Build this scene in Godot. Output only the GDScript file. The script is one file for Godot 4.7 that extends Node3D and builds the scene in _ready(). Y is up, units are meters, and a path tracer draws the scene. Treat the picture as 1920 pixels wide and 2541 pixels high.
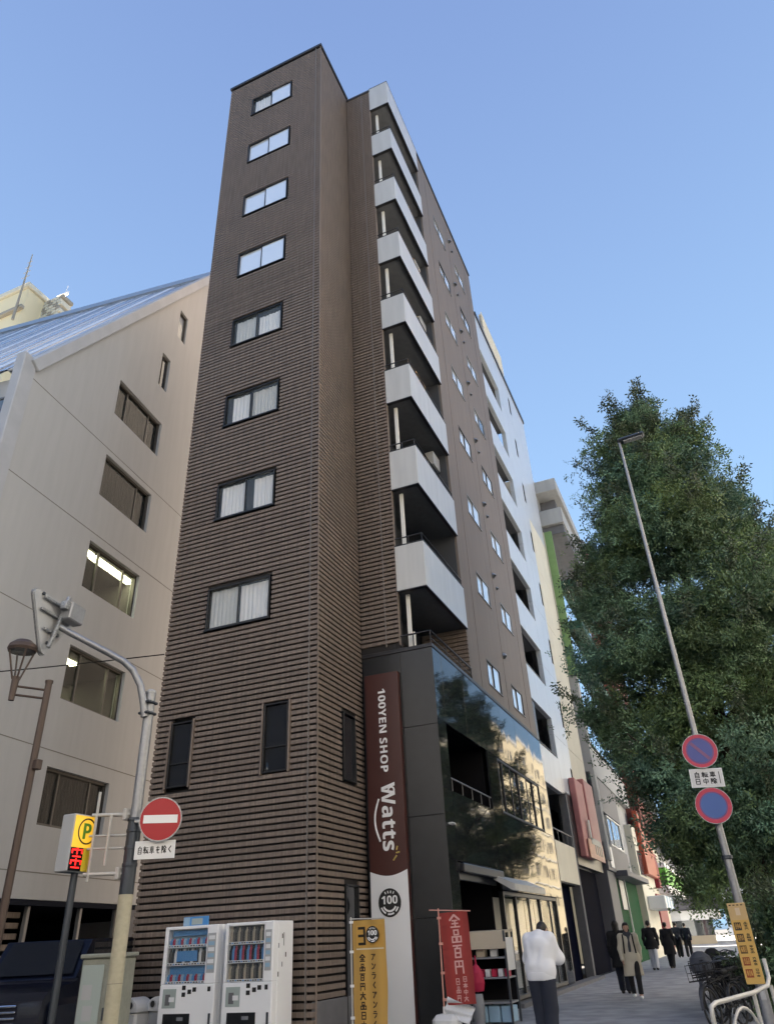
extends Node3D

# ---------------------------------------------------------------- mesh collector
class MB:
	var v := PackedVector3Array()
	var n := PackedVector3Array()
	var u := PackedVector2Array()
	func tri(a: Vector3, b: Vector3, c: Vector3, na: Vector3, nb: Vector3, nc: Vector3, ua := Vector2.ZERO, ub := Vector2.ZERO, uc := Vector2.ZERO) -> void:
		if (b - a).cross(c - a).dot(na + nb + nc) > 0.0:
			v.append(a); v.append(c); v.append(b); n.append(na); n.append(nc); n.append(nb); u.append(ua); u.append(uc); u.append(ub)
		else:
			v.append(a); v.append(b); v.append(c); n.append(na); n.append(nb); n.append(nc); u.append(ua); u.append(ub); u.append(uc)
	func ftri(a: Vector3, b: Vector3, c: Vector3, out: Vector3) -> void:
		var m := (b - a).cross(c - a).normalized()
		if m.dot(out) < 0.0: m = -m
		tri(a, b, c, m, m, m)
	func quad(a: Vector3, b: Vector3, c: Vector3, d: Vector3, out: Vector3) -> void:
		var m := (c - a).cross(d - b).normalized()
		if m.dot(out) < 0.0: m = -m
		tri(a, b, c, m, m, m, Vector2(0, 1), Vector2(1, 1), Vector2(1, 0))
		tri(a, c, d, m, m, m, Vector2(0, 1), Vector2(1, 0), Vector2(0, 0))
	func box(c: Vector3, s: Vector3, bs := Basis.IDENTITY, b := 0.0) -> void:
		var h := s * 0.5
		if b <= 0.0:
			for ax in 3:
				for sg in [-1.0, 1.0]:
					var o := Vector3.ZERO; o[ax] = sg * h[ax]
					var p := Vector3.ZERO; p[(ax + 1) % 3] = h[(ax + 1) % 3]
					var q := Vector3.ZERO; q[(ax + 2) % 3] = h[(ax + 2) % 3]
					quad(c + bs * (o - p - q), c + bs * (o + p - q), c + bs * (o + p + q), c + bs * (o - p + q), bs * o)
			return
		b = minf(b, minf(h.x, minf(h.y, h.z)) * 0.95)
		var pt := func(sx: float, sy: float, sz: float, ax: int) -> Vector3:
			var p := Vector3(sx * (h.x - b), sy * (h.y - b), sz * (h.z - b))
			p[ax] = [sx, sy, sz][ax] * h[ax]
			return c + bs * p
		for ax in 3:
			var a1 := (ax + 1) % 3
			var a2 := (ax + 2) % 3
			for sg in [-1.0, 1.0]:
				var cs := []
				for k in [[-1.0, -1.0], [1.0, -1.0], [1.0, 1.0], [-1.0, 1.0]]:
					var s3 := [0.0, 0.0, 0.0]; s3[ax] = sg; s3[a1] = k[0]; s3[a2] = k[1]
					cs.append(pt.call(s3[0], s3[1], s3[2], ax))
				var o := Vector3.ZERO; o[ax] = sg
				quad(cs[0], cs[1], cs[2], cs[3], bs * o)
				for sh in [-1.0, 1.0]:
					var e := []
					for k in [[-1.0, ax], [1.0, ax], [1.0, a1], [-1.0, a1]]:
						var s3 := [0.0, 0.0, 0.0]; s3[ax] = sg; s3[a1] = sh; s3[a2] = k[0]
						e.append(pt.call(s3[0], s3[1], s3[2], k[1]))
					var o2 := Vector3.ZERO; o2[ax] = sg; o2[a1] = sh
					quad(e[0], e[1], e[2], e[3], bs * o2)
		for sx in [-1.0, 1.0]:
			for sy in [-1.0, 1.0]:
				for sz in [-1.0, 1.0]:
					ftri(pt.call(sx, sy, sz, 0), pt.call(sx, sy, sz, 1), pt.call(sx, sy, sz, 2), bs * Vector3(sx, sy, sz))
	func ab(a: Vector3, b: Vector3, bev := 0.0) -> void:
		box((a + b) * 0.5, (b - a).abs(), Basis.IDENTITY, bev)
	func tube(pts: Array, r0: float, r1: float, sides := 10, caps := true) -> void:
		var rings := []
		var nrm := []
		var side := Vector3.UP
		for i in pts.size():
			var d: Vector3 = (pts[mini(i + 1, pts.size() - 1)] - pts[maxi(i - 1, 0)]).normalized()
			if i == 0 and absf(d.dot(side)) > 0.9: side = Vector3.RIGHT
			var x := (side - d * d.dot(side)).normalized()
			side = x
			var y := d.cross(x)
			var r := lerpf(r0, r1, float(i) / maxf(1.0, pts.size() - 1))
			var ring := []; var rn := []
			for k in sides:
				var a := TAU * k / sides
				var o := x * cos(a) + y * sin(a)
				ring.append(pts[i] + o * r); rn.append(o)
			rings.append(ring); nrm.append(rn)
		for i in pts.size() - 1:
			for k in sides:
				var j := (k + 1) % sides
				tri(rings[i][k], rings[i][j], rings[i + 1][j], nrm[i][k], nrm[i][j], nrm[i + 1][j])
				tri(rings[i][k], rings[i + 1][j], rings[i + 1][k], nrm[i][k], nrm[i + 1][j], nrm[i + 1][k])
		if caps:
			for e in [0, pts.size() - 1]:
				var o: Vector3 = (pts[0] - pts[1]) if e == 0 else (pts[e] - pts[e - 1])
				for k in range(1, sides - 1): ftri(rings[e][0], rings[e][k], rings[e][k + 1], o)
	func lathe(prof: Array, sides := 16, xf := Transform3D.IDENTITY) -> void:
		for i in prof.size() - 1:
			var p: Vector2 = prof[i]; var q: Vector2 = prof[i + 1]
			var t := (q - p).normalized()
			var nn := Vector2(t.y, -t.x)
			for k in sides:
				var a := TAU * k / sides; var b := TAU * (k + 1) / sides
				var da := Vector3(cos(a), 0, sin(a)); var db := Vector3(cos(b), 0, sin(b))
				var na := xf.basis * (da * nn.x + Vector3(0, nn.y, 0)); var nb := xf.basis * (db * nn.x + Vector3(0, nn.y, 0))
				var A := xf * (da * p.x + Vector3(0, p.y, 0)); var B := xf * (db * p.x + Vector3(0, p.y, 0))
				var C := xf * (db * q.x + Vector3(0, q.y, 0)); var D := xf * (da * q.x + Vector3(0, q.y, 0))
				if p.x > 1e-5: tri(A, B, C, na, nb, nb)
				if q.x > 1e-5: tri(A, C, D, na, nb, na)
	func prism(poly: PackedVector2Array, depth: float, xf := Transform3D.IDENTITY) -> void:
		var ix := Geometry2D.triangulate_polygon(poly)
		var hz := depth * 0.5
		for sg in [-1.0, 1.0]:
			for i in range(0, ix.size(), 3):
				var t := []
				for k in 3: t.append(xf * Vector3(poly[ix[i + k]].x, poly[ix[i + k]].y, sg * hz))
				ftri(t[0], t[1], t[2], xf.basis * Vector3(0, 0, sg))
		var ccw := not Geometry2D.is_polygon_clockwise(poly)
		for i in poly.size():
			var p := poly[i]; var q := poly[(i + 1) % poly.size()]
			var o := Vector3(q.y - p.y, p.x - q.x, 0) * (1.0 if ccw else -1.0)
			quad(xf * Vector3(p.x, p.y, -hz), xf * Vector3(q.x, q.y, -hz), xf * Vector3(q.x, q.y, hz), xf * Vector3(p.x, p.y, hz), xf.basis * o)
	func put(arr: Array, xf: Transform3D) -> void:
		var pv: PackedVector3Array = arr[0]; var pn: PackedVector3Array = arr[1]
		for i in pv.size():
			v.append(xf * pv[i]); n.append((xf.basis * pn[i]).normalized()); u.append(Vector2.ZERO)
	func mesh() -> ArrayMesh:
		var a := []; a.resize(Mesh.ARRAY_MAX)
		a[Mesh.ARRAY_VERTEX] = v; a[Mesh.ARRAY_NORMAL] = n; a[Mesh.ARRAY_TEX_UV] = u
		var m := ArrayMesh.new()
		m.add_surface_from_arrays(Mesh.PRIMITIVE_TRIANGLES, a)
		return m

# ---------------------------------------------------------------- helpers
var M := {}
var cache := {}
var used := {}
var rng := RandomNumberGenerator.new()
var tex_cloud: ImageTexture
var tex_fine: ImageTexture
var tex_streak: ImageTexture
var tex_rough: ImageTexture
var tex_weather: ImageTexture

func numbered(called: String) -> String:
	if not used.has(called):
		used[called] = 0
		return called
	used[called] += 1
	return "%s_%03d" % [called, used[called]]

func acc(p: Node) -> Vector3:
	var o := Vector3.ZERO
	while p != self and p is Node3D:
		o += (p as Node3D).position
		p = p.get_parent()
	return o

func thing(called: String, label: String, category: String, at := Vector3.ZERO, group := "") -> Node3D:
	var o := Node3D.new()
	o.name = numbered(called)
	add_child(o, true)
	o.position = at
	return tag(o, label, category, group)

func tag(o: Node3D, label: String, category: String, group := "") -> Node3D:
	o.set_meta("label", label); o.set_meta("category", category)
	if group != "": o.set_meta("group", group)
	return o

func pname(parent: Node, called: String) -> String:
	if not parent.has_node(called): return called
	var key := "n_" + called
	var k: int = parent.get_meta(key, 0)
	k += 1
	while parent.has_node("%s_%03d" % [called, k]): k += 1
	parent.set_meta(key, k)
	return "%s_%03d" % [called, k]

# a mesh under a parent; pos is in the parent's own axes
func put(parent: Node, called: String, mesh: Mesh, m: Material, pos := Vector3.ZERO, rot := Vector3.ZERO, sc := Vector3.ONE) -> MeshInstance3D:
	var o := MeshInstance3D.new()
	o.name = pname(parent, called) if parent != self else numbered(called)
	o.mesh = mesh
	o.material_override = m
	o.position = pos; o.rotation = rot; o.scale = sc
	parent.add_child(o, true)
	return o

func done(parent: Node, called: String, mb: MB, m: Material, pos := Vector3.ZERO, rot := Vector3.ZERO) -> MeshInstance3D:
	return put(parent, called, mb.mesh(), m, pos, rot)

# a box between two corners given in world axes (or the thing's own while it stands at the origin)
func bx(parent: Node, called: String, m: Material, a: Vector3, b: Vector3, bev := 0.0) -> MeshInstance3D:
	return put(parent, called, bmesh((b - a).abs(), bev), m, (a + b) * 0.5 - acc(parent))

func bmesh(s: Vector3, bev := 0.0) -> Mesh:
	var key := "b%.4f_%.4f_%.4f_%.4f" % [s.x, s.y, s.z, bev]
	if not cache.has(key):
		var mb := MB.new(); mb.box(Vector3.ZERO, s, Basis.IDENTITY, bev)
		cache[key] = mb.mesh()
	return cache[key]

# world-axes mesh: vertices given in world, stored about the centre c
func wm(parent: Node, called: String, mb: MB, m: Material, c: Vector3) -> MeshInstance3D:
	for i in mb.v.size(): mb.v[i] -= c
	return put(parent, called, mb.mesh(), m, c - acc(parent))

func struct(o: Node3D) -> void: o.set_meta("kind", "structure")

# lettering fitted to a width and a height, centred at pos
func text(parent: Node, called: String, s: String, w: float, h: float, m: Material, pos: Vector3, rot := Vector3.ZERO, depth := .012, font := "Droid Sans") -> MeshInstance3D:
	var f := SystemFont.new()
	f.font_names = PackedStringArray([font]); f.font_weight = 700
	var t := TextMesh.new()
	t.text = s; t.font = f; t.font_size = 64; t.pixel_size = .01; t.depth = depth
	var bb := t.get_aabb()
	var sc := Vector3(w / bb.size.x, h / bb.size.y, 1)
	var c := bb.get_center(); c.z = 0
	var o := put(parent, called, t, m, pos, rot)
	o.scale = sc
	o.position = pos - o.basis * c
	return o

func noise_tex(freq: float, oct: int, lo: float, hi: float, sd: int, size := 512, sx := 1, contrast := 1.0) -> ImageTexture:
	var f := FastNoiseLite.new()
	f.seed = sd; f.frequency = freq; f.fractal_octaves = oct; f.noise_type = FastNoiseLite.TYPE_SIMPLEX_SMOOTH
	var im := f.get_seamless_image(size, size, false, false, 0.15, true)
	im.convert(Image.FORMAT_RGB8)
	if sx > 1:
		im.resize(size, size / sx, Image.INTERPOLATE_LANCZOS); im.resize(size, size, Image.INTERPOLATE_CUBIC)
	for y in size:
		for x in size:
			var g := clampf((im.get_pixel(x, y).r - 0.5) * contrast + 0.5, 0.0, 1.0)
			g = lerpf(lo, hi, g)
			im.set_pixel(x, y, Color(g, g, g))
	im.generate_mipmaps()
	return ImageTexture.create_from_image(im)

# r, g, b are linear base colours
func mat(key: String, r: float, g: float, b: float, rough := 0.7, metal := 0.0, tex: ImageTexture = null, scale := 0.4) -> StandardMaterial3D:
	var m := StandardMaterial3D.new()
	m.albedo_color = Color(r, g, b).linear_to_srgb()
	m.roughness = rough; m.metallic = metal
	if tex:
		m.albedo_texture = tex
		m.uv1_triplanar = true; m.uv1_world_triplanar = true
		m.uv1_scale = Vector3.ONE * scale
	M[key] = m
	return m

func glassy(key: String, r: float, g: float, b: float, a: float) -> void:
	var m := mat(key, r, g, b, 0.02)
	m.albedo_color.a = a
	m.transparency = BaseMaterial3D.TRANSPARENCY_ALPHA

func materials() -> void:
	tex_cloud = noise_tex(0.02, 5, 0.9, 1.0, 3, 512)
	tex_fine = noise_tex(0.11, 4, 0.72, 1.0, 5, 512, 1, 1.5)
	tex_streak = noise_tex(0.012, 5, 0.93, 1.0, 8, 512)
	tex_weather = noise_tex(0.03, 4, 0.8, 1.0, 14, 512, 1, 1.4)
	tex_rough = noise_tex(0.03, 5, 0.6, 1.0, 9, 512)
	mat("asphalt", .075, .078, .085, .85, 0, tex_fine, .9)
	mat("paving", .4, .41, .44, .8, 0, noise_tex(0.012, 6, 0.76, 1.0, 31), .22)
	mat("kerb", .3, .3, .3, .8, 0, tex_fine, .6)
	mat("paint_line", .7, .7, .68, .7, 0, tex_fine, .8)
	mat("slat_a", .228, .178, .143, .6, 0, tex_weather, 1.0)
	mat("slat_b", .248, .195, .158, .6, 0, tex_weather, 1.0)
	mat("slat_c", .206, .16, .129, .6, 0, tex_weather, 1.0)
	mat("slat_back", .02, .018, .018, .8)
	mat("brown_wall", .19, .158, .135, .65, 0, tex_streak, .22)
	mat("corner_trim", .17, .15, .135, .45)
	mat("coping", .03, .03, .034, .4, .3)
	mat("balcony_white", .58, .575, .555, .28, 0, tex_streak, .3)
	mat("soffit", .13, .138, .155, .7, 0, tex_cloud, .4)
	mat("white_post", .78, .76, .7, .5)
	mat("dark_frame", .02, .021, .023, .4, .3)
	mat("grey_frame", .2, .2, .2, .4, .4)
	mat("rail_metal", .045, .045, .05, .35, .6)
	mat("black_gloss", .017, .019, .021, .035, 0.0)
	M.black_gloss.metallic_specular = .38
	var wob := FastNoiseLite.new(); wob.seed = 5; wob.frequency = .01; wob.fractal_octaves = 2
	var wi := wob.get_seamless_image(256, 256); wi.bump_map_to_normal_map(3.0); wi.generate_mipmaps()
	M.black_gloss.normal_enabled = true; M.black_gloss.normal_texture = ImageTexture.create_from_image(wi); M.black_gloss.normal_scale = .03
	M.black_gloss.uv1_triplanar = true; M.black_gloss.uv1_world_triplanar = true; M.black_gloss.uv1_scale = Vector3.ONE * .3
	mat("black_dull", .02, .022, .025, .3, 0.0, tex_cloud, .3)
	mat("black_matte", .012, .012, .014, .7)
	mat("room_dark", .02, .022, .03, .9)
	for q in ["black_matte", "room_dark"]: M[q].metallic_specular = .1
	mat("mirror_pane", .86, .9, .93, .01, 1.0)
	mat("dim_pane", .2, .22, .24, .02, .55)
	mat("dark_pane", .02, .022, .026, .02, 0.0)
	M.dark_pane.metallic_specular = .5
	glassy("clear_pane", .3, .34, .35, .08)
	glassy("tint_pane", .03, .034, .033, .3)
	M.tint_pane.metallic_specular = .22
	mat("half_pane", .93, .95, .96, .01, .5)
	mat("curtain", .8, .8, .79, .9)
	mat("curtain_b", .6, .6, .57, .9)
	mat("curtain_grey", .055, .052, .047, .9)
	mat("beige", .465, .472, .472, .75, 0, noise_tex(0.012, 5, 0.965, 1.0, 18), .16)
	mat("beige_trim", .47, .49, .52, .6, 0, tex_streak, .2)
	mat("roof_metal", .8, .83, .87, .25, .9)
	mat("roof_pale", .85, .88, .92, .4, .2)
	mat("roof_seam", .4, .44, .5, .3, .7)
	mat("bronze_frame", .1, .092, .08, .5, .4)
	mat("joint", .2, .19, .17, .8)
	mat("sign_brown", .062, .018, .015, .35)
	mat("sign_white", .8, .81, .82, .35)
	mat("letter_white", .85, .85, .85, .4)
	mat("letter_black", .012, .012, .012, .5)
	mat("spark", .55, .42, .12, .4)
	mat("white_enamel", .9, .91, .92, .3)
	mat("grey_enamel", .42, .43, .44, .35)
	mat("grey_steel", .36, .37, .39, .38, .6, tex_cloud, 1.2)
	mat("dark_steel", .06, .07, .085, .4, .5)
	mat("pole_cream", .5, .46, .33, .55, 0, tex_cloud, 1.0)
	mat("pole_brown", .075, .052, .042, .45, .3)
	mat("galvanised", .52, .54, .56, .35, .7, tex_rough, 1.5)
	mat("red_sign", .4, .008, .014, .4)
	mat("yellow_sign", .75, .55, .03, .4)
	mat("green_ink", .1, .28, .02, .5)
	mat("cabinet", .3, .31, .26, .6, 0, tex_cloud, .9)
	mat("cabinet_label", .36, .42, .4, .5)
	mat("car_paint", .006, .008, .018, .2, .2)
	M.car_paint.metallic_specular = .3
	mat("chrome", .7, .7, .72, .12, 1.0)
	mat("rubber", .015, .015, .016, .8)
	mat("bin_white", .6, .61, .62, .4)
	mat("bin_grey", .3, .31, .33, .45)
	mat("pipe_white", .5, .49, .46, .4)
	mat("concrete", .42, .42, .41, .85, 0, tex_streak, .25)
	mat("concrete_dark", .16, .16, .17, .85, 0, tex_cloud, .25)
	mat("white_wall", .6, .64, .69, .28, 0, tex_streak, .2)
	mat("cream_wall", .72, .68, .55, .7, 0, tex_streak, .2)
	mat("sun_yellow", .44, .38, .25, .8, 0, tex_streak, .15)
	mat("tan_brick", .5, .46, .38, .85, 0, tex_fine, .3)
	mat("green_board", .2, .33, .12, .6, 0, tex_streak, .4)
	mat("green_dark", .02, .07, .04, .7)
	mat("green_shop", .018, .085, .035, .7, 0, tex_streak, .3)
	mat("pink_board", .44, .17, .165, .5, 0, tex_streak, .4)
	mat("pink_pale", .58, .33, .24, .5)
	mat("red_board", .4, .07, .03, .5, 0, tex_streak, .4)
	mat("crimson", .22, .01, .025, .5)
	mat("navy", .002, .003, .012, .8)
	M.navy.metallic_specular = .1
	M.green_shop.metallic_specular = .15
	mat("lime", .14, .48, .06, .5)
	mat("mall_grey", .1, .1, .115, .6)
	mat("red_brick", .3, .1, .08, .85, 0, tex_fine, .4)
	mat("bark", .07, .055, .042, .9, 0, tex_rough, 2.0)
	mat("skin", .5, .3, .22, .5)
	mat("hair", .012, .01, .009, .5)
	mat("cloth_white", .68, .69, .72, .85)
	mat("cloth_navy", .012, .016, .03, .85)
	mat("cloth_beige", .52, .48, .39, .85)
	mat("cloth_black", .01, .01, .012, .85)
	mat("cloth_paleblue", .6, .62, .66, .85)
	mat("cloth_grey", .05, .055, .07, .85)
	mat("shoe", .02, .018, .018, .5)
	mat("shelf_grey", .22, .23, .25, .5)
	mat("carton_blue", .3, .46, .6, .6)
	mat("carton_white", .65, .66, .66, .6)
	mat("carton_beige", .42, .36, .27, .7)
	mat("bag_red", .4, .01, .05, .6)
	mat("poster_blue", .08, .28, .6, .4)
	mat("wood_tan", .5, .37, .16, .6)
	var lf := mat("leaf", .05, .085, .045, .5)
	lf.backlight_enabled = true; lf.backlight = Color(.05, .09, .03)
	lf.vertex_color_use_as_albedo = true
	lf.albedo_color = Color.WHITE
	lf.cull_mode = BaseMaterial3D.CULL_DISABLED
	mat("bronze_glass", .6, .36, .16, .1, 1.0)
	mat("windscreen", .012, .013, .016, .25)
	M.windscreen.metallic_specular = .2
	mat("yellow_plain", .8, .7, .46, .8)
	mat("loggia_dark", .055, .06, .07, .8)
	mat("grey_block", .33, .33, .34, .85)
	# rain and dust run down the walls: the grain is stretched upright
	for k in ["slat_a", "slat_b", "slat_c"]: M[k].uv1_scale = Vector3(.9, .05, .9)
	for k in ["beige", "balcony_white", "white_wall", "concrete", "brown_wall", "cream_wall"]: M[k].uv1_scale = Vector3(.5, .05, .5)
	M.clear_pane.metallic_specular = .3
	for k in [["tube_light", 1.0, 1.0, .8, 2.2], ["red_glow", 1.0, .06, .05, .5], ["yellow_glow", .9, .66, .08, .12]]:
		var m := mat(k[0], k[1] * .8, k[2] * .8, k[3] * .8, .5)
		m.emission_enabled = true; m.emission = Color(k[1], k[2], k[3]); m.emission_energy_multiplier = k[4]

# a window: frame ring part with panes, mullions and curtains below it. It faces +z before ry.
func window(parent: Node, c: Vector3, w: float, h: float, ry: float, o := {}) -> MeshInstance3D:
	var fw: float = o.get("fw", .036)
	var d: float = o.get("d", .09)
	var key := "w%.3f_%.3f_%.3f_%.3f" % [w, h, fw, d]
	if not cache.has(key):
		var mb := MB.new()
		for s in [-1.0, 1.0]:
			mb.box(Vector3(s * (w - fw) * .5, 0, 0), Vector3(fw, h, d), Basis.IDENTITY, .006)
			mb.box(Vector3(0, s * (h - fw) * .5, 0), Vector3(w - fw * 2, fw, d - .004), Basis.IDENTITY, .006)
		cache[key] = mb.mesh()
	var f := put(parent, o.get("name", "window"), cache[key], o.get("frame", M.dark_frame), c - acc(parent), Vector3(0, ry, 0))
	var splits: Array = o.get("splits", [.5])
	var iw := w - fw * 2
	var edges := [0.0]
	edges.append_array(splits); edges.append(1.0)
	var pm = o.get("pane", M.mirror_pane)
	for k in edges.size() - 1:
		var x0: float = -iw * .5 + iw * edges[k]
		var x1: float = -iw * .5 + iw * edges[k + 1]
		var mm: Material = pm[k] if pm is Array else pm
		var z := -.012 if k % 2 == 0 else .012
		var tilt: float = o.get("tilt", 0.0) * (1 if k % 2 else -1)
		put(f, "pane", bmesh(Vector3(x1 - x0 - .004, h - fw * 2 - .004, .006)), mm, Vector3((x0 + x1) * .5, 0, z), Vector3(tilt, tilt * .6, 0))
		if k > 0: put(f, "mullion", bmesh(Vector3(fw * .8, h - fw * 2, d * .6), .004), o.get("frame", M.dark_frame), Vector3(x0, 0, 0))
	if o.has("bars"):
		for y in o.bars: put(f, "mullion", bmesh(Vector3(iw, fw * .6, d * .5)), o.get("frame", M.dark_frame), Vector3(0, y, 0.002))
	if o.has("curtain"):
		for r in o.curtain:
			put(f, "curtain", curtain_mesh(iw * (r[1] - r[0]), (h - fw * 2) * r[3]), M[r[2]], Vector3(-iw * .5 + iw * (r[0] + r[1]) * .5, -(h - fw * 2) * .5 * (1 - r[3]), -.075))
	return f

func curtain_mesh(w: float, h: float) -> Mesh:
	var key := "c%.3f_%.3f" % [w, h]
	if cache.has(key): return cache[key]
	var mb := MB.new()
	var k := int(w / .03)
	var last := Vector3.ZERO
	for i in k + 1:
		var x := -w * .5 + w * i / k
		var p := Vector3(x, 0, sin(i * 1.7) * .012 + sin(i * .63) * .008)
		if i > 0:
			var U := Vector3(0, h * .5, 0)
			mb.quad(last - U, p - U, p + U, last + U, Vector3(0, 0, 1))
		last = p
	cache[key] = mb.mesh()
	return cache[key]

func _ready() -> void:
	# camera
	var cam := Camera3D.new()
	cam.name = "camera"
	cam.fov = 70.8; cam.near = .05; cam.far = 1500.0
	cam.position = Vector3(0, 1.5, 0)
	cam.basis = Basis(Vector3.UP, deg_to_rad(21.914)) * Basis(Vector3.RIGHT, deg_to_rad(30.878)) * Basis(Vector3.BACK, deg_to_rad(-2.974))
	add_child(cam)
	cam.current = true
	# sky, exposure
	var we := WorldEnvironment.new(); we.name = "world"
	var env := Environment.new()
	env.background_mode = Environment.BG_SKY
	var sm := ProceduralSkyMaterial.new()
	sm.sky_top_color = Color(.214, .328, .67).linear_to_srgb()
	sm.sky_horizon_color = Color(.58, .95, 1.36).linear_to_srgb()
	sm.sky_curve = .6
	sm.ground_bottom_color = Color(.2, .2, .21).linear_to_srgb(); sm.ground_horizon_color = Color(.35, .42, .5).linear_to_srgb()
	sm.sun_angle_max = 2.0
	var sky := Sky.new(); sky.sky_material = sm
	env.sky = sky
	env.background_energy_multiplier = .149
	env.tonemap_mode = Environment.TONE_MAPPER_LINEAR
	env.tonemap_exposure = 6.7
	env.sdfgi_enabled = true; env.ssao_enabled = true; env.ssil_enabled = true
	we.environment = env
	add_child(we)
	# sun
	var sun := DirectionalLight3D.new(); sun.name = "sun"
	sun.light_energy = 1.6; sun.light_color = Color(1.0, .945, .87); sun.light_angular_distance = .5; sun.shadow_enabled = true
	add_child(sun)
	var az := deg_to_rad(44.0); var el := deg_to_rad(38.0)
	var to_sun := Vector3(-cos(az) * cos(el), sin(el), -sin(az) * cos(el))
	sun.look_at_from_position(to_sun * 50.0, Vector3.ZERO)

	rng.seed = 11
	materials()
	build_ground()
	build_tower()
	build_white_building()
	build_beige_building()
	build_street_row()
	build_surroundings()
	build_trees()
	build_street_things()
	build_shop_things()
	build_bikes()
	build_people()

func build_ground() -> void:
	var g := MeshInstance3D.new(); g.name = "road"
	var pm := PlaneMesh.new(); pm.size = Vector2(900, 900)
	g.mesh = pm; g.material_override = M.asphalt
	add_child(g); struct(g)
	var sw := bx(self, "pavement", M.paving, Vector3(-5.45, -.05, -150), Vector3(.95, .1, -9.6)); struct(sw)
	var k := 0
	var kerbs := Node3D.new(); kerbs.name = "kerb"; add_child(kerbs); struct(kerbs)
	for i in 60:
		var z := -9.6 - i * .9
		bx(kerbs, "kerb_stone", M.kerb, Vector3(.96, -.05, z - .89), Vector3(1.12, .115, z), .012)
	var sh := bx(self, "shop_forecourt", M.concrete_dark, Vector3(-5.44, .0, -31), Vector3(-5.05, .19, -19.3), .01); struct(sh)
	var sw2 := bx(self, "far_pavement", M.paving, Vector3(11.5, -.05, -200), Vector3(15.9, .12, 40)); struct(sw2)
	for i in 14:
		var ln := bx(self, "road_marking", M.paint_line, Vector3(6.2, .002, -12 - i * 10.0), Vector3(6.35, .006, -7 - i * 10.0)); struct(ln)

const XB := -7.11
const ZF := -13.23
const ZI := -15.51
const XW := -5.33

func slat_row(skip: Array, a: float, b: float) -> Array:
	# cut [a, b] by the intervals in skip
	var segs := [[a, b]]
	for s in skip:
		var nxt := []
		for q in segs:
			if s[1] <= q[0] or s[0] >= q[1]: nxt.append(q)
			else:
				if s[0] - q[0] > .05: nxt.append([q[0], s[0]])
				if q[1] - s[1] > .05: nxt.append([s[1], q[1]])
		segs = nxt
	return segs

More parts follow.
